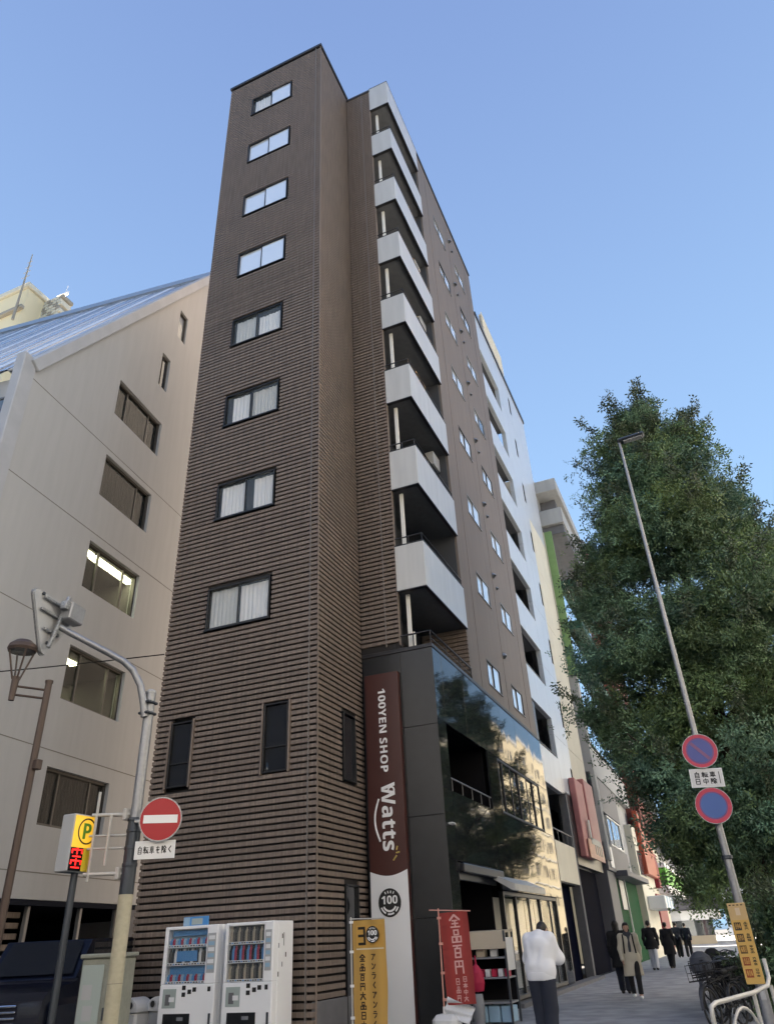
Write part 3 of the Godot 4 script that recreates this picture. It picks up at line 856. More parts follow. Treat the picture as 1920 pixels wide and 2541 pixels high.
	for i in 20:
		var x := -.55 - i * .6
		var sh := MB.new(); sh.box(Vector3(x, mid.y + .1, mid.z), Vector3(.58, .05, len + .2), bs * Basis(Vector3.BACK, .05 * sin(i * 2.1)))
		wm(B, "roof_sheet", sh, M.roof_metal if i % 2 else M.roof_pale, Vector3(x, mid.y, mid.z))
		var se := MB.new(); se.box(Vector3(x + .3, mid.y + .16, mid.z - .06), Vector3(.07, .14, len + .2), bs)
		wm(B, "roof_seam", se, M.roof_seam, Vector3(x + .3, mid.y, mid.z))
	bx(B, "ridge_cap", M.roof_seam, Vector3(-12.6, top + .05, z1 - .3), Vector3(.1, top + .35, z1 + .15), .03)
	bx(B, "rear_roof", M.roof_metal, Vector3(-12.5, top - .1, -9), Vector3(-.02, top, z1 - .3))
	# street front
	bx(B, "front_wall", M.beige, Vector3(-12.5, 2.7, 4.3), Vector3(-.3, 15.6, 4.6))
	for i in 3:
		for k in 4:
			window(B, Vector3(-1.35 - i * 2.9, 14.1 - k * 3.1, 4.6), 1.8, 1.7, 0, {"pane": M.dim_pane, "frame": M.grey_frame, "fw": .07})
	bx(B, "rear_wall", M.beige, Vector3(-12.5, 0, -9), Vector3(-.3, 27.6, -8.7))
	bx(B, "side_wall", M.beige, Vector3(-12.5, 0, -8.7), Vector3(-12.2, 15.6, 4.3))
	# garage level
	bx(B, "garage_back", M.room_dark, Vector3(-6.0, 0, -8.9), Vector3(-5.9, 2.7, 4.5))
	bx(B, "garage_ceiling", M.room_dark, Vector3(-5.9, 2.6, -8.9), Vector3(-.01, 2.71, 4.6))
	bx(B, "garage_wall", M.concrete_dark, Vector3(-.3, 0, -8.9), Vector3(-.02, 2.6, -2.6))
	for i in 7:
		bx(B, "louvre", M.slat_a, Vector3(-.34, 1.1 + i * .21, 1.0), Vector3(-.26, 1.22 + i * .21, 3.9), .01)
	for z in [4.3, 2.6, .9, -1.0, -2.5]:
		bx(B, "garage_post", M.grey_frame, Vector3(-.24, 0, z - .05), Vector3(-.14, 2.6, z + .05), .01)
	B.position = Vector3(-14.95, 0, -14.95)
	B.rotation.y = deg_to_rad(7.5)

func facade_windows(B: Node3D, x: float, z0: float, z1: float, y0: float, y1: float, nz: int, ny: int, w: float, h: float, pane: Material, face := -1.0, frame: Material = null) -> void:
	for i in nz:
		for k in ny:
			var z := lerpf(z0, z1, (i + .5) / nz); var y := lerpf(y0, y1, (k + .5) / ny)
			window(B, Vector3(x, y, z), w, h, PI / 2 * (1.0 if face > 0 else -1.0), {"pane": pane, "frame": frame if frame else M.grey_frame, "fw": .08, "d": .2, "tilt": .002})

func build_street_row() -> void:
	# concrete building with cantilevered slabs, beyond the white block
	var B := thing("concrete_building", "grey concrete building with jutting roof slabs and a glass street side", "building", Vector3(-5.4, 0, -37.3))
	bx(B, "wall", M.concrete, Vector3(-12, 4.3, -52), Vector3(-5.42, 25.2, -36.9))
	bx(B, "roof_slab", M.concrete, Vector3(-9, 24.05, -47), Vector3(-4.15, 24.85, -37.2), .02)
	bx(B, "roof_fin", M.concrete_dark, Vector3(-5.4, 22.9, -44), Vector3(-4.5, 24.05, -38.4), .02)
	bx(B, "slab", M.concrete, Vector3(-6, 21.9, -50), Vector3(-4.12, 22.9, -37.35), .02)
	bx(B, "slab_soffit", M.concrete_dark, Vector3(-6, 21.35, -50), Vector3(-4.2, 21.88, -37.6), .02)
	for i in 7:
		for k in 5:
			var y := 9.68 + k * 2.34
			bx(B, "glass_panel", M.mirror_pane, Vector3(-5.06, y + .02, -38.0 - (i + 1) * 1.9), Vector3(-5.0, y + 2.3, -38.0 - i * 1.9 - .03), .004)
	for k in 4:
		var y := 11.4 + k * 2.6
		bx(B, "green_band", M.green_dark, Vector3(-5.0, y, -49), Vector3(-4.55, y + .5, -40.5), .01)
	bx(B, "lower_wall", M.concrete, Vector3(-5.42, 8.2, -51.5), Vector3(-5.1, 9.64, -37.95), .01)
	bx(B, "return_wall", M.concrete, Vector3(-5.42, 4.3, -37.9), Vector3(-4.98, 12.85, -37.2), .01)
	# lower storeys
	bx(B, "low_wall", M.mall_grey, Vector3(-6, 3.9, -45.2), Vector3(-5.1, 5.1, -37.2), .02)
	bx(B, "low_wall", M.mall_grey, Vector3(-6, 6.6, -45.2), Vector3(-5.15, 8.2, -37.2), .02)
	bx(B, "low_wall", M.mall_grey, Vector3(-5.9, 0, -39.6), Vector3(-5.2, 7.0, -37.2), .02)
	window(B, Vector3(-5.2, 5.85, -42.4), 4.6, 1.4, PI / 2, {"splits": [.33, .66], "pane": M.dim_pane, "fw": .08, "frame": M.white_post})
	bx(B, "white_plate", M.sign_white, Vector3(-5.1, 4.05, -38.9), Vector3(-5.04, 4.95, -37.9), .01)
	bx(B, "canopy", M.mall_grey, Vector3(-6, 3.75, -48.8), Vector3(-4.6, 4.0, -39.6), .02)
	bx(B, "shop_curtain", M.green_shop, Vector3(-5.5, .1, -48.8), Vector3(-5.35, 3.75, -40.4), .02)
	bx(B, "door_post", M.white_post, Vector3(-5.3, .1, -43.1), Vector3(-5.22, 3.75, -43.0), .01)
	bx(B, "grey_panel", M.grey_enamel, Vector3(-5.34, 2.4, -42.8), Vector3(-5.28, 3.7, -41.2), .01)
	# green wing sign
	var s := thing("wing_sign", "tall narrow moss green sign board standing out from the facade", "sign", Vector3(-5.1, 12.9, -37.05))
	for i in 3: bx(s, "board", M.green_board, Vector3(-5.29, 12.9 + i * 2.8, -37.1), Vector3(-4.87, 12.9 + i * 2.8 + 2.79, -37.0), .01)
	bx(s, "edge", M.cream_wall, Vector3(-5.36, 12.85, -37.12), Vector3(-5.295, 21.3, -36.98), .01)
	# brick red building behind the tree
	var R := thing("red_brick_building", "red brick building half hidden behind the tree crown", "building", Vector3(-5.0, 0, -57))
	bx(R, "wall", M.red_brick, Vector3(-12, 7, -64), Vector3(-4.6, 27.5, -52.2))
	bx(R, "roof_coping", M.concrete, Vector3(-12.2, 27.5, -64.2), Vector3(-4.5, 27.9, -52.1), .02)
	facade_windows(R, -4.58, -63.5, -53, 8, 27, 4, 6, 1.4, 1.3, M.mirror_pane, 1.0)
	bx(R, "low_wall", M.cream_wall, Vector3(-12, 0, -64), Vector3(-5.0, 7.0, -49.0), .02)
	bx(R, "shop_window", M.dim_pane, Vector3(-5.0, 4.3, -51.8), Vector3(-4.94, 5.6, -49.4), .01)
	var o := thing("shop_banner", "long orange red upright sign board beyond the green shop front", "shop sign", Vector3(-5, 4.4, -54))
	bx(o, "board", M.red_board, Vector3(-5.0, 4.4, -57.0), Vector3(-4.7, 8.0, -51.0), .03)
	bx(o, "board", M.crimson, Vector3(-5.0, 3.9, -58.6), Vector3(-4.7, 6.0, -57.1), .03)
	var c := thing("shop_awning", "pale striped shop awning under a lime green and white fascia", "awning", Vector3(-5, 2.4, -53))
	for i in 6: bx(c, "stripe", M.sign_white if i % 2 else M.carton_blue, Vector3(-5.0, 2.5, -55.5 + i * .9), Vector3(-4.0, 3.2, -54.62 + i * .9), .04)
	# shop with lime fascia
	var S := thing("convenience_shop", "low shop with a lime green and white striped fascia", "shop", Vector3(-5, 0, -66))
	bx(S, "wall", M.concrete, Vector3(-14, 0, -76), Vector3(-5.2, 11.5, -64.3))
	bx(S, "fascia", M.sign_white, Vector3(-5.2, 3.6, -76), Vector3(-4.3, 4.1, -59), .02)
	bx(S, "fascia", M.lime, Vector3(-5.2, 4.1, -76), Vector3(-4.29, 5.2, -59), .02)
	bx(S, "fascia", M.sign_white, Vector3(-5.2, 5.2, -76), Vector3(-4.28, 5.5, -59), .02)
	facade_windows(S, -5.18, -75.5, -65, 6, 11, 3, 2, 2.2, 1.4, M.mirror_pane, 1.0)
	bx(S, "shop_curtain", M.crimson, Vector3(-5.1, 0.1, -61), Vector3(-4.9, 3.5, -55.5), .02)
	bx(S, "shop_window", M.dim_pane, Vector3(-5.2, .1, -75.5), Vector3(-5.1, 3.5, -64.5), .01)
	# grey block and cream shop that close the view down the pavement
	var G := thing("far_grey_building", "pale grey building at the far end of the pavement with a dark canopy", "building", Vector3(-4, 0, -90))
	bx(G, "wall", M.concrete, Vector3(-14, 4.5, -104), Vector3(-3.2, 11.5, -86))
	bx(G, "canopy", M.mall_grey, Vector3(-12, 3.0, -92), Vector3(-1.9, 5.0, -84.5), .03)
	bx(G, "fascia", M.sign_white, Vector3(-12, 2.1, -91), Vector3(-2.2, 2.95, -85), .02)
	bx(G, "shop_window", M.dim_pane, Vector3(-12, .8, -86.2), Vector3(-3.0, 2.1, -86.0), .01)
	bx(G, "low_wall", M.carton_beige, Vector3(-12, 0, -86.1), Vector3(-3.0, .8, -85.8), .02)
	facade_windows(G, -3.18, -103, -87, 5.5, 11, 4, 2, 2.2, 1.4, M.mirror_pane, 1.0)

func simple_block(called: String, label: String, m: Material, a: Vector3, b: Vector3, face: float, nz: int, ny: int) -> Node3D:
	var B := thing(called, label, "building", Vector3((a.x + b.x) * .5, 0, (a.z + b.z) * .5))
	bx(B, "wall", m, a, b, .05)
	bx(B, "roof_coping", M.concrete, Vector3(a.x - .1, b.y, a.z - .1), Vector3(b.x + .1, b.y + .5, b.z + .1), .05)
	var x := (a.x - .02) if face < 0 else (b.x + .02)
	facade_windows(B, x, a.z + .6, b.z - .6, 4.0, b.y - .6, nz, ny, 1.9, 1.5, M.mirror_pane, face)
	for k in range(1, ny):
		var y := lerpf(4.0, b.y - .6, float(k) / ny)
		var xa := (a.x - .12) if face < 0 else b.x
		bx(B, "ledge", M.concrete, Vector3(xa, y - .08, a.z), Vector3(xa + .12, y + .08, b.z), .02)
	return B

func build_surroundings() -> void:
	# across the road: seen in the reflections and at the right edge
	simple_block("opposite_building", "cream apartment block across the road, opposite the black shop front", M.cream_wall, Vector3(16, 0, -22), Vector3(28, 19, -6), -1, 6, 7)
	simple_block("opposite_building", "grey office block across the road, between two cream blocks", M.concrete, Vector3(16, 0, -44), Vector3(28, 18, -22.5), -1, 8, 5)
	simple_block("opposite_building", "white block across the road, seen past the tree", M.white_wall, Vector3(16, 0, -66), Vector3(28, 20, -44.5), -1, 8, 8)
	simple_block("opposite_building", "pale tan block far along the road on the right", M.cream_wall, Vector3(16, 0, -96), Vector3(28, 21, -66.5), -1, 10, 6)
	simple_block("opposite_building", "tall yellow block farthest along the road on the right", M.sun_yellow, Vector3(15, 0, -140), Vector3(28, 26.6, -96.5), -1, 7, 6)
	simple_block("opposite_building", "tall tan block at the near corner across the road", M.tan_brick, Vector3(16, 0, -5.5), Vector3(30, 28, 22), -1, 8, 8)
	simple_block("corner_building", "brown block closing the side street on the left", M.brown_wall, Vector3(-52, 0, -24), Vector3(-40, 34, 14), 1, 10, 8)
	var bk := simple_block("corner_building", "tan block on the opposite corner of the side street", M.grey_block, Vector3(-34, 0, 10), Vector3(-6, 18, 26), 1, 4, 5)
	for i in 7:
		for k in 5: window(bk, Vector3(-31 + i * 3.7, 5.4 + k * 2.7, 9.98), 1.9, 1.5, PI, {"pane": M.mirror_pane, "frame": M.grey_frame, "fw": .08})
	var ct := simple_block("corner_building", "grey block across the end of the road behind the viewer", M.grey_block, Vector3(-5, 0, 24), Vector3(15.5, 24, 40), 1, 3, 6)
	for i in 6:
		for k in 7: window(ct, Vector3(-3.2 + i * 3.4, 4.4 + k * 2.8, 23.98), 1.7, 1.4, PI, {"pane": M.mirror_pane, "frame": M.grey_frame, "fw": .08})
	var gt := thing("bronze_tower", "slim tall tower of bronze glass across the road", "building", Vector3(19, 0, -36.7))
	bx(gt, "wall", M.bronze_frame, Vector3(16.05, 18.6, -37.9), Vector3(22, 49, -31.4), .05)
	for i in 4:
		for k in 12:
			var y := 19.4 + k * 2.45
			var glass: bool = i < 1
			bx(gt, "glass_panel", M.bronze_glass if glass else M.dark_pane, Vector3(15.98, y, -37.85 + i * 1.6), Vector3(16.04, y + 2.4, -36.3 + i * 1.6), .004)
	var ew := thing("end_building", "pale blue building closing the road far off at the right edge", "building", Vector3(6, 0, -150))
	bx(ew, "wall", M.white_wall, Vector3(-3, 0, -160), Vector3(14.5, 16, -150), .05)
	for i in 7:
		for k in 5: window(ew, Vector3(-1.5 + i * 2.3, 2.2 + k * 2.9, -149.98), 1.6, 1.7, 0, {"pane": M.mirror_pane, "frame": M.grey_frame, "fw": .08})
	# distant sunlit building and roof gear beyond the beige roof
	var Y := thing("distant_yellow_building", "sunlit pale yellow stair tower beyond the beige metal roof", "building", Vector3(-39.5, 0, -26.5))
	bx(Y, "wall", M.yellow_plain, Vector3(-43.5, 0, -29.5), Vector3(-37.6, 44.5, -24.5), .05)
	bx(Y, "roof_cap", M.cream_wall, Vector3(-43.8, 44.5, -29.7), Vector3(-37.4, 44.95, -24.3), .05)
	bx(Y, "ledge", M.tan_brick, Vector3(-43.8, 42.2, -24.5), Vector3(-37.4, 42.5, -24.2), .03)
	Y.rotation.y = deg_to_rad(0)
	var T := thing("distant_brick_parapet", "pale brick roof parapet with a dish beside the yellow stair tower", "building", Vector3(-37, 0, -27))
	bx(T, "wall", M.tan_brick, Vector3(-37.8, 0, -29.0), Vector3(-35.9, 42.3, -26.0), .05)
	for r in 6:
		for i in 5:
			bx(T, "block", M.cream_wall if (r + i) % 3 else M.tan_brick, Vector3(-37.9 + i * .42 + (r % 2) * .15, 42.35 + r * .36, -26.9 - (r * .03)), Vector3(-37.52 + i * .42 + (r % 2) * .15, 42.66 + r * .36, -26.0), .03)
	var dish := MB.new(); dish.lathe([Vector2(0, 0), Vector2(.35, .08), Vector2(.55, .25)], 14, Transform3D(Basis(Vector3.RIGHT, 1.0), Vector3(-36.3, 45.0, -26.6)))
	dish.tube([Vector3(-36.3, 44.4, -26.6), Vector3(-36.25, 46.2, -26.6)], .05, .03, 6)
	wm(T, "dish", dish, M.white_enamel, Vector3(-36.3, 45, -26.6))
	var A := MB.new()
	A.tube([Vector3(0, 0, 0), Vector3(0, 3.4, 0), Vector3(0, 6.9, 0)], .1, .035, 6)
	for k in 4: A.tube([Vector3(-.4 + k * .05, 4.4 + k * .55, 0), Vector3(.4 - k * .05, 4.4 + k * .55, 0)], .02, .02, 5)
	var ao := done(self, "roof_antenna", A, M.tan_brick, Vector3(-37.7, 40.9, -24.1))
	tag(ao, "thin mast antenna standing in front of the yellow stair tower", "antenna")

func leaf_sprig() -> ArrayMesh:
	var mb := MB.new()
	var r := RandomNumberGenerator.new(); r.seed = 4
	for i in 9:
		var d := Vector3(r.randf_range(-1, 1), r.randf_range(-.7, 1), r.randf_range(-1, 1)).normalized()
		var base := d * r.randf_range(.02, .12) + Vector3(r.randf_range(-.06, .06), r.randf_range(-.06, .06), r.randf_range(-.06, .06))
		var s := d.cross(Vector3(r.randf(), 1, r.randf())).normalized() * r.randf_range(.022, .032)
		var up := d.cross(s).normalized() * .012
		var l := r.randf_range(.1, .15)
		var m := base + d * l * .45
		mb.ftri(base, m + s + up, m, up); mb.ftri(base, m, m - s + up, up)
		mb.ftri(m + s + up, base + d * l, m, up); mb.ftri(m, base + d * l, m - s + up, up)
	return mb.mesh()

func crown(parent: Node, prof: Array, sd: int, clumps: int, per: int, lean := Vector2.ZERO) -> MultiMeshInstance3D:
	var r := RandomNumberGenerator.new(); r.seed = sd
	var rad := func(y: float) -> float:
		for i in prof.size() - 1:
			if y <= prof[i + 1][0]: return lerpf(prof[i][1], prof[i + 1][1], clampf((y - prof[i][0]) / (prof[i + 1][0] - prof[i][0]), 0, 1))
		return 0.0
	var xs := []; var cs := []
	var y0: float = prof[0][0]; var y1: float = prof[prof.size() - 1][0]
	var k := 0
	while k < clumps:
		var y := r.randf_range(y0, y1)
		var R: float = rad.call(y)
		if r.randf() > R / 3.9 + .12: continue
		k += 1
		var a := r.randf() * TAU
		var lobes := 1.0 + .13 * sin(a * 3.0 + y * 1.3 + sd) + .09 * sin(a * 5.0 - y * 2.1)
		var f := sqrt(r.randf_range(.12, 1.0)) * lobes
		var c := Vector3(cos(a) * R * f + lean.x * (y - y0), y + r.randf_range(-.2, .2), sin(a) * R * f + lean.y * (y - y0))
		var cr := r.randf_range(.42, .85) * clampf(R / 2.0 + .2, .5, 1.0)
		var tone := r.randf_range(.65, 1.25)
		var warm := r.randf()
		for i in per:
			var d := Vector3(r.randfn(), r.randfn() * .62, r.randfn()) * cr * .52
			var bs := Basis.from_euler(Vector3(r.randf() * TAU, r.randf() * TAU, r.randf() * TAU)).scaled(Vector3.ONE * r.randf_range(.5, .9))
			xs.append(Transform3D(bs, c + d))
			var t := tone * r.randf_range(.75, 1.25)
			cs.append(Color(.096 * t * (1.0 + warm * .5), .185 * t * (1.0 + warm * .15), .11 * t * (1.15 - warm * .5)))
		# thin shoots that stand out of the outline
		if f > .8 or y > y1 - 2.5:
			var od := Vector3(cos(a) * .6, r.randf_range(.5, 1.3), sin(a) * .6).normalized()
			for i in 16:
				xs.append(Transform3D(Basis.from_euler(Vector3(r.randf() * TAU, r.randf() * TAU, r.randf() * TAU)).scaled(Vector3.ONE * .85), c + od * (cr * .6 + i * .05) + Vector3(r.randfn(), r.randfn(), r.randfn()) * .06))
				cs.append(Color(.06, .085, .045))
	var mm := MultiMesh.new()
	mm.transform_format = MultiMesh.TRANSFORM_3D; mm.use_colors = true
	mm.mesh = leaf_sprig(); mm.instance_count = xs.size()
	for i in xs.size():
		mm.set_instance_transform(i, xs[i]); mm.set_instance_color(i, cs[i])
	var o := MultiMeshInstance3D.new(); o.name = pname(parent, "crown"); o.multimesh = mm; o.material_override = M.leaf
	parent.add_child(o, true)
	o.set_meta("kind", "stuff")
	return o

func tree_wood(parent: Node, h: float, r0: float, sd: int) -> void:
	var r := RandomNumberGenerator.new(); r.seed = sd
	var mb := MB.new()
	var pts := []
	for i in 8: pts.append(Vector3(sin(i * 1.1 + sd) * .12, h * .92 * i / 7.0, cos(i * .9) * .1))
	mb.tube(pts, r0, .04, 10)
	mb.lathe([Vector2(r0 * 1.6, 0), Vector2(r0 * 1.15, .15), Vector2(r0, .5)], 10)
	done(parent, "trunk", mb, M.bark)
	for i in 16:
		var f := .2 + .7 * i / 16.0
		var a := i * 2.4
		var base: Vector3 = (pts[int(f * 7)] as Vector3).lerp(pts[mini(7, int(f * 7) + 1)], f * 7 - int(f * 7))
		var L := (1.0 - f) * 2.6 + .8
		var d := Vector3(cos(a), .75, sin(a))
		var lb := MB.new()
		lb.tube([base, base + d * L * .4 + Vector3(0, .1, 0), base + d * L * .75 + Vector3(0, .05, 0), base + d * L], r0 * .45 * (1.1 - f), .012, 6)
		done(parent, "limb", lb, M.bark)

func build_trees() -> void:
	var t := thing("street_tree", "tall dense evergreen street tree behind the lamp pole, nearest of the row", "tree", Vector3(.62, .1, -20.0), "evergreen trees along the kerb")
	tree_wood(t, 14.8, .22, 3)
	crown(t, [[1.6, 1.3], [3.0, 2.1], [4.6, 2.8], [6.2, 3.05], [8.0, 2.85], [10.0, 2.5], [12.0, 2.0], [13.4, 1.5], [14.6, .9], [15.8, .2]], 21, 380, 160)
	var u := thing("street_tree", "second evergreen street tree, just behind the nearest one", "tree", Vector3(1.2, .1, -38.0), "evergreen trees along the kerb")
	tree_wood(u, 12.8, .2, 5)
	crown(u, [[2.2, 1.2], [3.6, 2.3], [5.5, 2.9], [7.5, 2.8], [10, 2.3], [12.4, 1.3], [13.8, .25]], 37, 190, 150)
# characters as strokes on a 10 by 10 grid
var kan := {
	"self": [[5, 0, 4, 1.6], [2, 2, 8, 2, 8, 10, 2, 10, 2, 2], [2, 4.7, 8, 4.7], [2, 7.3, 8, 7.3]],
	"turn": [[.5, 1.5, 4.6, 1.5], [1, 3, 4.2, 3, 4.2, 6, 1, 6, 1, 3], [1, 4.5, 4.2, 4.5], [.2, 7.8, 4.8, 7.8], [2.6, 0, 2.6, 10], [5.6, 2, 9.4, 2], [5, 4.8, 9.9, 4.8], [7.4, 4.8, 5.6, 9, 9.2, 8.4], [8.4, 6.8, 9.8, 9.6]],
	"car": [[1.5, 1.2, 8.5, 1.2], [2.2, 2.8, 7.8, 2.8, 7.8, 6.6, 2.2, 6.6, 2.2, 2.8], [2.2, 4.7, 7.8, 4.7], [.6, 8.2, 9.4, 8.2], [5, 0, 5, 10]],
	"wo": [[2, 2, 8, 2], [5, .4, 3.4, 4.6, 2, 6.4], [3.4, 5, 5.4, 4.4, 5.6, 7], [8, 4.4, 5, 6, 4, 8, 5, 9.6, 8, 9.6]],
	"exempt": [[1, .5, 1, 10], [1, .5, 3.3, .5, 2.1, 3, 3.5, 5, 1.6, 6.4], [6.7, 0, 3.8, 3.6], [6.7, 0, 9.8, 3.6], [5.2, 3.8, 8.2, 3.8], [4.2, 5.8, 9.4, 5.8], [6.7, 3.8, 6.7, 10], [5.6, 7, 4.4, 9.2], [7.9, 7, 9.2, 9.2]],
	"ku": [[7, .8, 3, 5, 7.2, 9.4]],
	"sun": [[2, .5, 8, .5, 8, 9.8, 2, 9.8, 2, .5], [2, 5, 8, 5]],
	"middle": [[1.5, 2.4, 8.5, 2.4, 8.5, 6.6, 1.5, 6.6, 1.5, 2.4], [5, 0, 5, 10]],
	"book": [[1, 2.8, 9, 2.8], [5, 0, 5, 10], [5, 3, 1, 8], [5, 3, 9, 8], [3.2, 7.6, 6.8, 7.6]],
	"all": [[5, 0, .4, 4.2], [5, 0, 9.6, 4.2], [3, 4.6, 7, 4.6], [2.4, 7, 7.6, 7], [1, 9.7, 9, 9.7], [5, 4.6, 5, 9.7]],
	"goods": [[3, .4, 7, .4, 7, 4, 3, 4, 3, .4], [.8, 5.6, 4.4, 5.6, 4.4, 9.8, .8, 9.8, .8, 5.6], [5.6, 5.6, 9.2, 5.6, 9.2, 9.8, 5.6, 9.8, 5.6, 5.6]],
	"hundred": [[1, .8, 9, .8], [5, .8, 4.2, 3], [2.4, 3, 7.6, 3, 7.6, 9.8, 2.4, 9.8, 2.4, 3], [2.4, 6.4, 7.6, 6.4]],
	"yen": [[1.5, 10, 1.5, 1, 8.5, 1, 8.5, 10], [5, 1, 5, 5], [1.5, 5, 8.5, 5]],
	"big": [[1, 3, 9, 3], [5, 0, 5, 4, 1, 10], [5, 4, 9, 10]],
	"kana_a": [[1, 1.5, 8.6, 1.5, 7, 4.4], [5, 3.4, 4.6, 6.4, 2, 9.6]],
	"kana_n": [[2, 1.6, 4, 3.6], [1.6, 9, 5.6, 7.4, 9, 2.4]],
	"kana_ra": [[2.4, 1, 7.6, 1], [1.4, 3.6, 8.6, 3.6, 7.4, 7, 4, 9.8]],
}
func glyph(im: Image, x: int, y: int, w: int, h: int, sd: int, col: Color, th: int) -> void:
	var keys := ["sun", "middle", "book", "all", "goods", "hundred", "yen", "big", "car", "self", "turn", "exempt"]
	write(im, x, y, w, h, keys[sd % keys.size()], col, th)

func write(im: Image, x: int, y: int, w: int, h: int, key: String, col: Color, th: int) -> void:
	for st in kan[key]:
		for i in range(0, st.size() - 2, 2):
			var a := Vector2(st[i], st[i + 1]) * Vector2(w, h) * .1; var b := Vector2(st[i + 2], st[i + 3]) * Vector2(w, h) * .1
			var n := int(ceil(a.distance_to(b))) + 1
			for q in n:
				var p := a.lerp(b, float(q) / n)
				im.fill_rect(Rect2i(x + int(p.x) - th / 2, y + int(p.y) - th / 2, th, th), col)

func print_mat(key: String, im: Image, rough := .6) -> StandardMaterial3D:
	im.generate_mipmaps()
	var m := StandardMaterial3D.new()
	m.albedo_texture = ImageTexture.create_from_image(im); m.roughness = rough
	M[key] = m
	return m

# a printed sheet with rounded fall, uv across; stands in xy facing +z, slightly waving; two sided cloth of 4 mm
func sheet(w: float, h: float, wave: float, ph: float, ny := 14) -> ArrayMesh:
	var mb := MB.new()
	var nx := 8
	var f := func(i: float, k: float) -> Vector3:
		var u := i / nx; var v := k / ny
		return Vector3((u - .5) * w, (.5 - v) * h, wave * (sin(v * 5.0 + ph + u * 2.0) * u + .4 * sin(v * 11.0 + u * 4.0)))
	for i in nx:
		for k in ny:
			var a: Vector3 = f.call(i, k); var b: Vector3 = f.call(i + 1, k); var c: Vector3 = f.call(i + 1, k + 1); var d: Vector3 = f.call(i, k + 1)
			var n := (b - a).cross(a - d).normalized()
			if n.z < 0: n = -n
			var ua := Vector2(float(i) / nx, float(k) / ny); var ub := Vector2(float(i + 1) / nx, float(k) / ny)
			var uc := Vector2(float(i + 1) / nx, float(k + 1) / ny); var ud := Vector2(float(i) / nx, float(k + 1) / ny)
			mb.tri(a, b, c, n, n, n, ua, ub, uc); mb.tri(a, c, d, n, n, n, ua, uc, ud)
	return mb.mesh()

func disc(mb: MB, c: Vector3, r0: float, r1: float, z: float, t: float, sides := 40) -> void:
	# ring (or disc when r0 is 0) facing +z, thickness t
	for k in sides:
		var a := TAU * k / sides; var b := TAU * (k + 1) / sides
		var p := Vector3(cos(a), sin(a), 0); var q := Vector3(cos(b), sin(b), 0)
		var zf := Vector3(0, 0, z + t); var zb := Vector3(0, 0, z)
		if r0 <= 0: mb.ftri(c + zf, c + p * r1 + zf, c + q * r1 + zf, Vector3(0, 0, 1))
		else:
			mb.quad(c + p * r0 + zf, c + p * r1 + zf, c + q * r1 + zf, c + q * r0 + zf, Vector3(0, 0, 1))
			mb.quad(c + p * r0 + zf, c + q * r0 + zf, c + q * r0 + zb, c + p * r0 + zb, -p)
		mb.quad(c + p * r1 + zf, c + q * r1 + zf, c + q * r1 + zb, c + p * r1 + zb, p)
		if r0 <= 0: mb.ftri(c + zb, c + p * r1 + zb, c + q * r1 + zb, Vector3(0, 0, -1))

